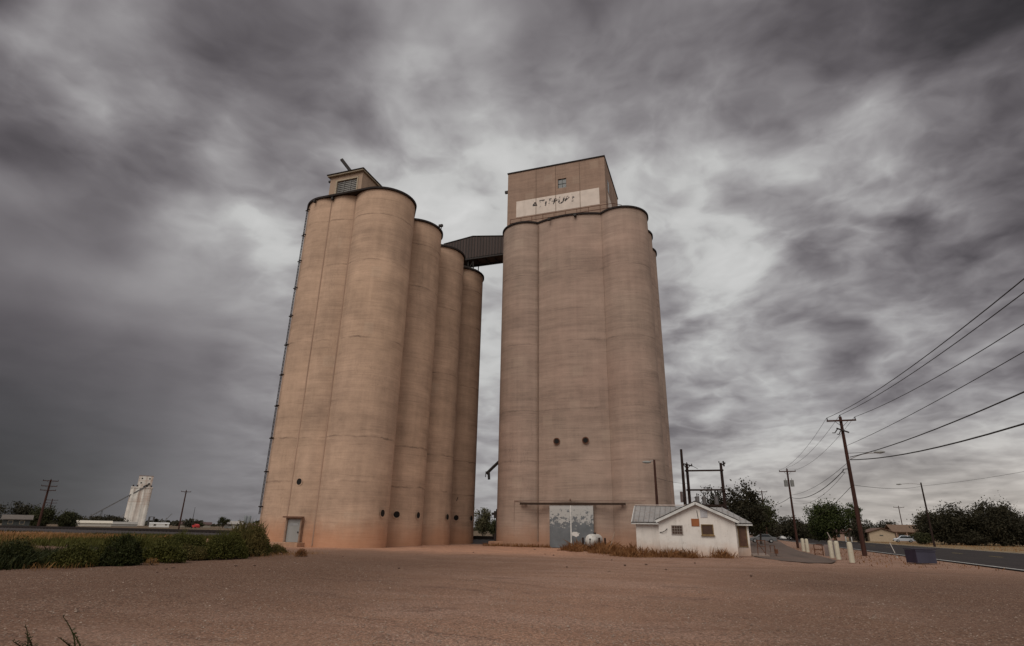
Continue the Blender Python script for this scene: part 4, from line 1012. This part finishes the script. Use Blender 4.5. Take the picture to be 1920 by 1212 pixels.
tree('dark bushy tree left of the white shed beyond the railway', -168.4,108.8,6.2,6.0,.0,28,LEAF,4600,.45,34,zb=-.6,core=.6)
tree('dark bushy tree right behind the three-armed pole', -164.8,113.6,5.6,5.3,.0,29,LEAF,3600,.45,28,zb=-.6,core=.6)
tree('dusky tree behind the grey green bungalow at the left edge', -184,104,11,7.2,.0,30,LEAF_D,2400,.6,26,zb=-.3)
tree('dusky tree between the bungalow and the three-armed pole', -181,112,8,6.6,.0,31,LEAF_D,2000,.55,24,zb=-.3)
tree('small round clipped tree beyond the railway near the pale building', -209,212,5.2,5.0,.22,32,LEAF,1200,.5,14,zb=-.3)
tree('low dark tree behind the long white shed', -275,208,20,5.2,.02,33,LEAF_D,2200,.9,26,zb=-.3)
tree('low dark tree right of the trailer building', -219,205,9,3.1,.02,35,LEAF_D,1300,.6,18,zb=-.3)
tree('low dark tree in front of the warehouse end', -217,207,5,2.8,.02,36,LEAF,900,.55,14,zb=-.3)
# a far wood closing the horizon, one mass
rng = np.random.default_rng(50)
n = 9000; a = rng.uniform(radians(-85), radians(40), n); r = rng.uniform(430, 640, n); hmax = 3.2+2.6*np.sin(a*37)*np.sin(a*91+1)
P = np.stack([np.sin(a)*r, np.cos(a)*r, -1+rng.uniform(0,1,n)**.8*np.maximum(hmax,1.2)],1)
keep = ~((np.abs(P[:,0]-22) < 12))
tag(quads('far_wood', rot_quads(rng, P[keep], 3.4, .7), LEAF_D), 'low dark far-off wood along the horizon', 'wood', kind='stuff')

def blades(rng, base, h, width, spread=.35, bend=.3):
    """upright tapering blades: base (N,3), heights (N,)"""
    n = len(base); ang = rng.uniform(0,2*pi,n); tilt = rng.normal(0,spread,n)
    dx = np.cos(ang)*np.abs(tilt); dy = np.sin(ang)*np.abs(tilt)
    tip = base + np.stack([dx*h, dy*h, h],1)
    wv = np.stack([np.cos(ang+1.5), np.sin(ang+1.5), np.zeros(n)],1)*width*rng.uniform(.6,1.3,(n,1))
    mid_ = base*.45 + tip*.55 + np.stack([-dx*h*bend*.3,-dy*h*bend*.3,h*.04],1)
    return np.stack([base-wv*.5, base+wv*.5, mid_+wv*.42, tip],1).reshape(-1,3)
def bush_pts(rng, x, y, w, d, h, n, dens=1.):
    ang = rng.uniform(0,2*pi,n); r = np.sqrt(rng.uniform(0,1,n))
    bx = x+np.cos(ang)*r*w/2; by = y+np.sin(ang)*r*d/2
    ph = rng.uniform(0,6.28,3); lump = .8+.25*np.sin(bx*4.1+ph[0])*np.sin(by*3.7+ph[1])+.12*np.sin(bx*9+ph[2])
    top = h*np.sqrt(np.clip(1-r**2.4,.04,1))*lump
    return np.stack([bx,by],1), top
def bush(label, x, y, w, d, h, mt, seed, n=3400, name='weed_bush', cat='weed bush', group=None, wid=.035):
    """feathery weed: fine stems plus many small leaves through the volume"""
    rng = np.random.default_rng(seed); T = thing(name, (x,y,0), label, cat, group)
    n = int(n*1.5); xy, top = bush_pts(rng, x, y, w, d, h, n)
    z = np.maximum(top*rng.uniform(.0,1.,n)**.5, .03)
    P = np.stack([xy[:,0], xy[:,1], z],1)+rng.normal(0,.03,(n,3)); P[:,2] = np.maximum(P[:,2], .02)
    L_ = rot_quads(rng, P, wid*3.0*min(1.,.5+h*.5), .45)
    ns = n//9; xs, tp = bush_pts(rng, x, y, w*.97, d*.97, h*1.05, ns)
    S_ = blades(rng, np.stack([xs[:,0],xs[:,1],tp*.55],1), tp*rng.uniform(.3,.62,ns), wid*.55, .25)
    quads('leaves', np.concatenate([L_, S_]), mt, T)
    m = MB()
    for k in range(10):
        a = rng.uniform(0,6.28); q = rng.uniform(.2,.42); m.tube([(x,y,-.05),(x+cos(a)*q*w*.5,y+sin(a)*q*d*.5,h*.35),(x+cos(a)*q*w,y+sin(a)*q*d,h*.62)],[.02,.014,.006],5)
    m.build('stem', BARK, T); return T
# the thicket along the yard's left side
B_ = [(-24.6,15.2,2.2,1.9,.88,WEED_D,'dark clump of green weeds cut by the left frame edge'),
 (-23.2,16.6,1.8,1.6,.80,WEED,'second clump of dark weeds from the left frame edge, in front of the orange grass'),
 (-23.4,18.4,1.9,1.8,.95,WEED,'green weed clump between the dark edge clumps and the big rounded one'),
 (-22.3,17.8,1.45,1.35,1.12,WEED_D,'darkest rounded weed bush at the front of the thicket, under the white elevator'),
 (-22.9,20.2,1.9,1.8,.95,WEED,'green feathery weed bush right of the darkest one'),
 (-23.6,22.4,1.4,1.5,.7,WEED_B,'low weed clump in the middle dip of the thicket'),
 (-23.0,23.8,2.0,2.1,1.3,WEED,'tall green weed bush left of the last browning one'),
 (-23.9,26.0,2.4,2.6,1.75,WEED_B,'tall green and brown weed bush at the thicket end, against the tan silo corner'),
 (-24.9,27.4,2.2,2.4,1.65,WEED,'green weed bush tucked behind the browning end bush'),
 (-26.6,21.5,2.3,2.3,1.05,WEED,'green weed clump in the second row, below the railway pole'),
 (-27.0,25.0,2.4,2.5,1.2,WEED,'green weed clump in the second row, right of the white elevator'),
 (-27.5,17.0,2.3,2.3,.9,WEED_B,'yellowish weed clump in the second row before the orange grass')]
for i, (x,y,w,d,h,mt,l) in enumerate(B_): bush(l,x,y,w,d,h,mt,100+i,5200 if h > 1 else 4200, group='weeds along the yard edge')
bush('small green weed with pale seed heads at the foot of the silo corner', -24.6,29.3,1.2,1.3,.55,WEED_B,130,1500)
bush('small brown tumbleweed lying on the bare dirt before the steel door', -21.2,27.2,.62,.62,.5,RUSTWEED,131,1100,'tumbleweed','tumbleweed',None,.02)
bush('dry pale tuft at the front foot of the weed thicket', -21.6,18.6,.5,.5,.35,STRAW,132,300,'dry_tuft','grass tuft',None,.02)
bush('low green scrub in the gap between the elevators', -27.2,69.5,5.0,1.8,.75,WEED_D,133,2600,'scrub','scrub')
# grass field between yard and railway
def field(name, label, mt, seed, n, x0,x1,y0,y1, h0,h1, wid, dens=None, spread=.3):
    rng = np.random.default_rng(seed)
    x = rng.uniform(x0,x1,n); y = rng.uniform(y0,y1,n)
    f_ = np.sin(x*.31+seed)*np.sin(y*.27+seed*.7)+.5*np.sin(x*.9+y*.6)
    k = f_ > (-.35 if dens is None else dens)
    x, y = x[k], y[k]; base = np.stack([x,y,np.zeros_like(x)-.02],1)
    tag(quads(name, blades(rng, base, rng.uniform(h0,h1,len(x)), wid, spread), mt), label, name.replace('_',' '), kind='stuff')
field('dry_grass', 'orange dry grass beyond the weed thicket on the left', STRAW, 3, 15000, -82,-50, 22,47, .3,.62, .045, -.8)
field('green_weeds', 'green weeds covering the field up to the railway bank', WEED, 5, 28000, -66,-36.5, 28,57, .2,.5, .06, -.5)
field('bank_weeds', 'sparse dark weeds at the foot of the railway bank', WEED_D, 6, 5000, -120,-27, 52,62, .12,.35, .06, -.2)
field('dark_weeds', 'dark weeds filling the foot of the thicket', WEED_D, 8, 10000, -30,-23.2, 13.5,27, .2,.6, .035, -.8, .6)
field('verge_grass', 'dry verge grass along the far side of the road', STRAW, 9, 9000, 33,60, 60,175, .08,.25, .08, -.6)
field('pale_dry_weeds', 'pale dry stalks in the gaps along the front of the thicket', STRAW, 12, 1500, -24.3,-22.0, 14.5,31, .08,.28, .012, -.1, .5)
# rusty dry weeds before the cottage and around the tank
rng = np.random.default_rng(77)
def strip(front, back, n):
    t = rng.uniform(0,1,n)*(len(front)-1); i = np.minimum(t.astype(int), len(front)-2); u = (t-i)[:,None]
    F = np.array(front); B = np.array(back)
    f_ = F[i]*(1-u)+F[i+1]*u; b = B[i]*(1-u)+B[i+1]*u; s_ = rng.uniform(0,1,(n,1))
    return f_*(1-s_)+b*s_, s_[:,0], t
ctr, s_, t_ = strip([(-12.8,49.2),(-10.8,45.6),(-8.9,42.4),(-6.9,40.8),(-5.0,40.2),(-2.9,41.2),(-.2,42.9)],[(-12.4,52.5),(-9.5,53.6),(-6.7,53),(-6.3,48.8),(-4.4,44.0),(-2.6,44.0),(.4,44.0)], 150)
bs, hs = [], []
for (cx, cy), sv, tv in zip(ctr, s_, t_):
    big = rng.uniform()**2; c = int(30+150*big); rad = .25+.55*big
    if tv > 5.4 and rng.uniform() < .4: continue
    q = rng.normal(0, rad*.55, (c,2)); bs.append(np.column_stack([cx+q[:,0], cy+q[:,1], np.full(c,-.02)]))
    hs.append((.20+.60*big)*rng.uniform(.35,1.1,c)*np.clip(1.1-np.linalg.norm(q,axis=1)/(rad*1.6),.25,1)*(1.35 if tv < 2.2 else 1.))
base = np.concatenate(bs); h = np.concatenate(hs); ok = base[:,1] < np.where(base[:,0] > -4.2, 44.0, 54.); base, h = base[ok], h[ok]; k = slice(None)
tag(quads('dry_weeds', blades(rng, base[k], h[k], .035, .55), RUSTWEED), 'rust brown dry weeds before the cottage and around the propane tank', 'dry weeds', kind='stuff')
tall = np.stack([rng.uniform(-7,.3,110), rng.uniform(42.2,43.9,110), np.zeros(110)],1)
tag(quads('weed_stalks', blades(rng, tall, rng.uniform(.3,.85,110), .035, .3), RUSTWEED), 'taller rusty weed stalks against the cottage wall', 'dry weeds', kind='stuff')
xy = np.stack([rng.uniform(-21.9,-15.2,700), rng.uniform(54.6,55.6,700)],1)
tag(quads('silo_foot_weeds', blades(rng, np.column_stack([xy, np.zeros(700)]), rng.uniform(.08,.4,700), .05, .4), RUSTWEED), 'sparse dry weeds along the foot of the grey elevator', 'dry weeds', kind='stuff')
# dry weeds at the roadside around the big pole
xy = np.stack([rng.uniform(7.4,13.4,700), rng.uniform(38,80,700)],1)
tag(quads('roadside_weeds', blades(rng, np.column_stack([xy, np.zeros(700)]), rng.uniform(.04,.18,700), .05, .5), RUSTWEED), 'short rusty weeds on the red strip between drive and road', 'dry weeds', kind='stuff')
# two ferny sprigs in the near corner
SP = ((-8.52,5.80),(-8.0,6.04))
def sprig(label, x, y, hgt, lean, seed):
    rng = np.random.default_rng(seed); T = thing('weed_sprig', (x,y,0), label, 'weed', 'sprigs in the near corner')
    m = MB(); L_ = []
    for s_ in range(3):
        k = 1-.28*s_; pts = [Vector((x+lean*hgt*k*t*t*(1-.3*s_)+.06*s_*(1 if s_ % 2 else -1), y+.05*s_-.1*t*s_, hgt*k*t)) for t in np.linspace(0,1,9)]
        m.tube(pts, list(np.linspace(.011,.004,9)), 5)
        for i in range(2,9):
            for q in range(4):
                a = rng.uniform(0,6.28); l = .025+.05*(1-i/9)+.02*rng.uniform(); p = pts[i]
                e = p+Vector((cos(a)*l, sin(a)*l, l*.55)); w = Vector((-sin(a),cos(a),.2))*.007
                L_ += [tuple(p), tuple(p.lerp(e,.5)+w), tuple(e), tuple(p.lerp(e,.5)-w)]
    m.build('stem', WEED_D, T); quads('leaves', np.array(L_), WEED_D, T); return T
sprig('ferny green sprig at the bottom edge, left and lower of the two', *SP[0],.32,-.5,1)
sprig('ferny green sprig at the bottom edge, right and taller of the two', *SP[1],.40,-.9,2)
# loose gravel near the viewer
rng = np.random.default_rng(9)
n = 16000
ang = rng.uniform(radians(-66), radians(28), n); r = 7.5+rng.uniform(0,1,n)**1.7*24
P = np.stack([np.sin(ang)*r, np.cos(ang)*r, np.zeros(n)],1)
zz = .035*np.sin(P[:,0]*.55+1.3*np.sin(P[:,1]*.31))*np.cos(P[:,1]*.42+.7*np.sin(P[:,0]*.23))+.02*np.sin(P[:,0]*1.7+P[:,1]*1.1)
zz[P[:,1] < 5] = 0
P[:,2] = zz
S = rng.uniform(.006,.019,n)*np.where(rng.uniform(0,1,n) < .03, 1.9, 1.)
oct_ = np.array([(1,0,0),(0,1,0),(-1,0,0),(0,-1,0),(0,0,.75),(0,0,-.4)])
tri = np.array([(0,1,4),(1,2,4),(2,3,4),(3,0,4)])
rz_ = rng.uniform(0,6.28,n); sx = rng.uniform(.7,1.4,(n,6,1))
V = oct_[None]*S[:,None,None]*sx
cx_, sx_ = np.cos(rz_)[:,None], np.sin(rz_)[:,None]
V = np.stack([V[:,:,0]*cx_-V[:,:,1]*sx_, V[:,:,0]*sx_+V[:,:,1]*cx_, V[:,:,2]],2)+P[:,None,:]
m_, t = mat('loose_stones'); pp = t.pos(); c_ = t.sep(t.voronoi(pp, 22., 1))
t.out(t.mix(c_[0], (.13,.085,.065), (.33,.25,.20)), .95)
tag(quads('gravel', V[:,tri].reshape(-1,3), m_, None, 3), 'loose pale stones scattered over the red yard', 'gravel', kind='stuff')
# a few bits of litter and clods on the yard
m = MB()
for i in range(34):
    a = R.uniform(radians(-52), radians(10)); r = R.uniform(24,52); x, y = sin(a)*r, cos(a)*r
    if x > 3 or (x < -20 and y < 34) or y > 52 or (x < -25 and y > 38): continue
    m.ball((x,y,.02), R.uniform(.03,.09), R.uniform(.03,.1), R.uniform(.02,.05), 7, 4)
tag(m.build('clods', simple('clod', (.10,.06,.045), .95), smooth=60), 'dark clods and small litter scattered over the yard', 'clods', kind='stuff')

# ------------------------------------------------------------------ camera
cam = bpy.data.cameras.new('camera'); co = bpy.data.objects.new('camera', cam); COL.objects.link(co); scene.camera = co
cam.sensor_width = 36; cam.lens = 36*1069.5/1920; cam.clip_end = 6000; cam.clip_start = .1
pitch, roll, yaw = radians(19.8380), radians(1.0244), radians(19.4)
fwd = Vector((-sin(yaw)*cos(pitch), cos(yaw)*cos(pitch), sin(pitch)))
rt0 = Vector((cos(yaw), sin(yaw), 0)); up0 = rt0.cross(fwd)
up = up0*cos(roll) - rt0*sin(roll); rt = rt0*cos(roll) + up0*sin(roll)
M = Matrix((rt, up, -fwd)).transposed().to_4x4(); M.translation = EYE; co.matrix_world = M

# ------------------------------------------------------------------ light and sky
SUN_AZ, SUN_EL = radians(184), radians(46)      # azimuth clockwise from +Y: behind the viewer
sl = bpy.data.lights.new('sun', 'SUN'); sl.energy = 1.5; sl.angle = radians(40); sl.color = (1.,.93,.84)
so = bpy.data.objects.new('sun', sl); COL.objects.link(so)
sd = Vector((sin(SUN_AZ)*cos(SUN_EL), cos(SUN_AZ)*cos(SUN_EL), sin(SUN_EL))); so.rotation_euler = sd.to_track_quat('Z','Y').to_euler(); so.location = sd*80

W = bpy.data.worlds.new('World'); scene.world = W; W.use_nodes = True; t = NT(W.node_tree)
SKY_EL, SKY_ROWS = ([0,2.2,4.4,6.6,9,11.5,14,16.5,19,21.5,24,26.5,29,31.5,34,36.5,39.5,42.5,46,50],
[[.281,.277,.276,.28,.288,.305,.372,.425,.457,.472,.479,.488,.49,.608,.608,.608,.608,.608,.608,.651,.647,.647,.647,.647,.647,.698,.695,.682,.667,.667,.668,.67],
[.293,.285,.282,.28,.276,.311,.371,.437,.477,.487,.49,.49,.49,.609,.61,.612,.614,.616,.617,.667,.665,.657,.647,.647,.64,.689,.685,.673,.671,.672,.674,.679],
[.307,.3,.296,.289,.284,.321,.361,.424,.478,.509,.507,.499,.493,.619,.62,.62,.621,.622,.623,.667,.667,.67,.677,.656,.636,.628,.613,.614,.671,.699,.703,.695],
[.318,.314,.311,.303,.299,.334,.372,.424,.478,.514,.515,.515,.515,.628,.628,.628,.628,.628,.628,.657,.637,.618,.674,.71,.679,.655,.623,.617,.703,.68,.645,.631],
[.329,.323,.32,.317,.319,.352,.383,.429,.483,.521,.518,.518,.518,.647,.647,.647,.646,.646,.646,.631,.531,.517,.551,.625,.679,.675,.604,.61,.616,.595,.604,.602],
[.368,.341,.333,.328,.34,.373,.4,.428,.483,.547,.547,.545,.543,.683,.687,.693,.698,.702,.704,.647,.64,.588,.58,.62,.603,.548,.483,.496,.479,.447,.467,.49],
[.424,.388,.38,.361,.369,.407,.418,.458,.468,.539,.546,.547,.548,.731,.724,.719,.716,.715,.715,.614,.61,.666,.685,.698,.695,.519,.497,.57,.527,.495,.489,.488],
[.439,.45,.444,.413,.432,.487,.492,.517,.539,.548,.554,.554,.556,.745,.745,.746,.746,.747,.742,.588,.587,.595,.641,.643,.655,.606,.532,.578,.478,.453,.457,.464],
[.446,.421,.426,.455,.494,.533,.576,.564,.589,.584,.601,.633,.645,.764,.764,.764,.764,.764,.761,.579,.577,.569,.647,.602,.536,.598,.587,.436,.359,.415,.417,.378],
[.509,.495,.455,.443,.451,.448,.572,.597,.58,.652,.649,.648,.647,.743,.71,.675,.67,.668,.667,.617,.621,.585,.663,.732,.635,.553,.531,.407,.379,.349,.301,.295],
[.419,.462,.5,.516,.429,.445,.575,.637,.629,.732,.723,.708,.823,.767,.745,.74,.701,.67,.667,.647,.647,.654,.768,.788,.579,.468,.642,.511,.442,.34,.303,.302],
[.372,.366,.349,.377,.45,.446,.578,.619,.736,.636,.602,.589,.824,.832,.83,.766,.759,.755,.723,.685,.682,.687,.746,.787,.564,.551,.625,.643,.585,.356,.303,.302],
[.466,.407,.386,.394,.464,.416,.495,.566,.55,.558,.576,.751,.823,.828,.833,.828,.824,.824,.726,.666,.655,.698,.729,.651,.596,.592,.662,.632,.476,.387,.339,.354],
[.446,.466,.476,.518,.581,.492,.464,.603,.521,.508,.511,.763,.809,.824,.843,.841,.832,.76,.725,.763,.727,.677,.73,.627,.672,.688,.629,.568,.486,.439,.397,.37],
[.232,.372,.524,.622,.55,.547,.462,.502,.478,.493,.601,.717,.723,.807,.822,.836,.827,.743,.721,.625,.726,.725,.721,.67,.676,.634,.615,.616,.492,.434,.366,.299],
[.187,.257,.507,.537,.504,.49,.46,.468,.459,.495,.538,.564,.673,.724,.788,.796,.778,.702,.681,.552,.605,.578,.599,.573,.541,.514,.516,.482,.414,.349,.279,.209],
[.217,.373,.554,.499,.561,.483,.408,.405,.415,.443,.486,.574,.697,.66,.644,.727,.668,.581,.543,.539,.506,.509,.528,.501,.47,.458,.42,.364,.324,.299,.282,.235],
[.318,.518,.494,.496,.514,.419,.402,.383,.383,.408,.453,.59,.644,.621,.622,.623,.542,.49,.499,.494,.476,.456,.46,.463,.439,.417,.377,.35,.328,.306,.292,.273],
[.495,.491,.49,.525,.413,.412,.408,.38,.394,.404,.441,.506,.545,.572,.576,.584,.495,.451,.459,.439,.459,.449,.44,.44,.424,.399,.39,.361,.336,.325,.306,.292],
[.49,.49,.465,.412,.412,.412,.384,.393,.403,.438,.441,.509,.53,.531,.563,.513,.463,.444,.425,.431,.45,.451,.442,.439,.437,.421,.392,.386,.361,.336,.327,.306]])   # cloud cover: rows of tones by elevation, each from azimuth -74 to +31 degrees
tc = t.n('ShaderNodeTexCoord').outputs['Generated']
dn = t.vmath('NORMALIZE', tc); X, Y, Z = t.sep(dn)
# clouds lie on a flat layer overhead: project the direction onto it so they stretch toward the horizon
zc = t.math('ADD', t.math('MAXIMUM', Z, 0.), .23)
pl = t.comb(t.math('DIVIDE', X, zc), t.math('DIVIDE', Y, zc), 0.)
w1 = t.vmath('SUBTRACT', t.noise(pl, 1.6, 4, .55, True), (.5,.5,.5)); w2 = t.vmath('SUBTRACT', t.noise(pl, 5.0, 6, .58, True), (.5,.5,.5))
rain = t.vmath('DOT_PRODUCT', dn, (sin(radians(-62))*cos(radians(8)), cos(radians(-62))*cos(radians(8)), sin(radians(8))), 1)
calm = t.mapr(rain, .90, .985, 1., .15, True)
low = t.mapr(Z, .0, .35, .45, 1.)
wd = t.vmath('NORMALIZE', t.vmath('ADD', dn, t.scale(t.vmath('ADD', t.scale(w1, .06), t.scale(w2, .045)), t.math('MULTIPLY', calm, low))))
wx, wy, wz = t.sep(wd)
az = t.math('MULTIPLY', t.math('ARCTAN2', wx, wy), 180/pi); el = t.math('MULTIPLY', t.math('ARCSINE', wz), 180/pi)
af = t.math('DIVIDE', t.math('ADD', az, 74.), 105.)
val = None
for i, (e, row) in enumerate(zip(SKY_EL, SKY_ROWS)):
    cr = t.n('ShaderNodeValToRGB'); cr.color_ramp.interpolation = 'CARDINAL'; els = cr.color_ramp.elements
    t.put(cr.inputs[0], af)
    els[0].position = 0.; els[1].position = 1.
    for k in range(1, 31): els.new(k/31)
    for k, v in enumerate(row): els[k].color = (v, v, v, 1)
    if val is None: val = cr.outputs[0]
    else: val = t.mix(t.mapr(el, SKY_EL[i-1], e, 0., 1., True), val, cr.outputs[0])
# beyond the mapped part (behind and overhead) the unseen sky is set brighter, to light the walls
back = t.math('MAXIMUM', t.mapr(el, 51., 66., 0., 1., True), t.mapr(t.math('ABSOLUTE', t.math('ADD', az, 21.5)), 54., 72., 0., 1., True))
val = t.mix(back, val, (.80,.80,.80))
val = t.sep(val)[0]
# billows lit from the bright side: relief of a cloud-height field, calmer in the rain curtain low on the left
q = t.vmath('ADD', pl, t.scale(w1, .35))
def height(v):
    a_ = t.noise(v, 2.0, 6, .53); b_ = t.noise(v, 3.7, 4, .50)
    puff = t.math('ABSOLUTE', t.math('SUBTRACT', b_, .5))
    return t.math('ADD', a_, t.math('MULTIPLY', puff, -.9))
h0 = height(q)
toward = t.scale(t.vmath('NORMALIZE', t.vmath('SUBTRACT', (-.9,1.5,0.), pl)), .11)    # toward the brightest part of the sky
relief = t.math('SUBTRACT', h0, height(t.vmath('ADD', q, toward)))
det = t.math('ADD', t.math('MULTIPLY', relief, .47), t.math('MULTIPLY', t.math('SUBTRACT', h0, .38), .22))
# overhead the layer is close, so smaller wisps show
qq = t.vmath('ADD', t.scale(q, 2.3), (5.2,1.7,0.)); hi = height(qq)
rel2 = t.math('SUBTRACT', hi, height(t.vmath('ADD', qq, t.scale(toward, 1.5))))
near = t.mapr(Z, .22, .5, .25, 1., True)
det = t.math('ADD', det, t.math('MULTIPLY', near, t.math('ADD', t.math('MULTIPLY', rel2, .20), t.math('MULTIPLY', t.math('SUBTRACT', hi, .38), .11))))
side = t.mapr(X, -.75, .15, .8, 1.05)
top = t.mapr(Z, .50, .75, 1., .6)
det = t.math('MULTIPLY', t.math('MULTIPLY', det, calm), t.math('MULTIPLY', t.math('MULTIPLY', side, top), t.mapr(Z, .0, .22, .5, 1.)))
val = t.math('ADD', t.math('MULTIPLY', val, .975), t.math('MULTIPLY', det, t.math('ADD', t.math('MULTIPLY', val, .9), .45)))
val = t.math('MAXIMUM', val, .12)
val = t.math('MINIMUM', val, t.math('MULTIPLY_ADD', val, .35, .4875))     # thick cloud never glares
lin = t.math('POWER', val, 2.2)
tint = t.mix(t.mapr(val, .34, .74), (1.06,.952,1.025), (1.0,.998,.985))
warm = t.math('MULTIPLY', t.mapr(Z, .20, .0, 0., 1., True), t.mapr(X, -.35, .35, 0., 1., True))
tint = t.mix(warm, tint, (1.07,.975,.89))
cool = t.math('MULTIPLY', t.mapr(Z, .30, .0, 0., 1., True), t.mapr(X, -.55, -.85, 0., 1., True))
tint = t.mix(cool, tint, (.97,.955,1.0))
cl = t.mix(1., t.comb(lin,lin,lin), tint, 'MULTIPLY')
sky = t.n('ShaderNodeTexSky'); sky.sky_type = 'NISHITA'; sky.sun_disc = False; sky.sun_elevation = SUN_EL; sky.sun_rotation = SUN_AZ
bg1 = t.n('ShaderNodeBackground'); t.put(bg1.inputs[0], sky.outputs[0]); bg1.inputs[1].default_value = .06
bg2 = t.n('ShaderNodeBackground'); t.put(bg2.inputs[0], cl); bg2.inputs[1].default_value = 1.
mx = t.n('ShaderNodeMixShader'); mx.inputs[0].default_value = .975      # nearly complete overcast
t.t.links.new(bg1.outputs[0], mx.inputs[1]); t.t.links.new(bg2.outputs[0], mx.inputs[2])
ow = t.n('ShaderNodeOutputWorld'); t.t.links.new(mx.outputs[0], ow.inputs[0])
W.cycles.sampling_method = 'MANUAL'; W.cycles.sample_map_resolution = 512

scene.view_settings.view_transform = 'Standard'; scene.view_settings.look = 'None'; scene.view_settings.exposure = 0; scene.view_settings.gamma = 1
scene.cycles.max_bounces = 6; scene.cycles.use_denoising = True; scene.cycles.transparent_max_bounces = 8
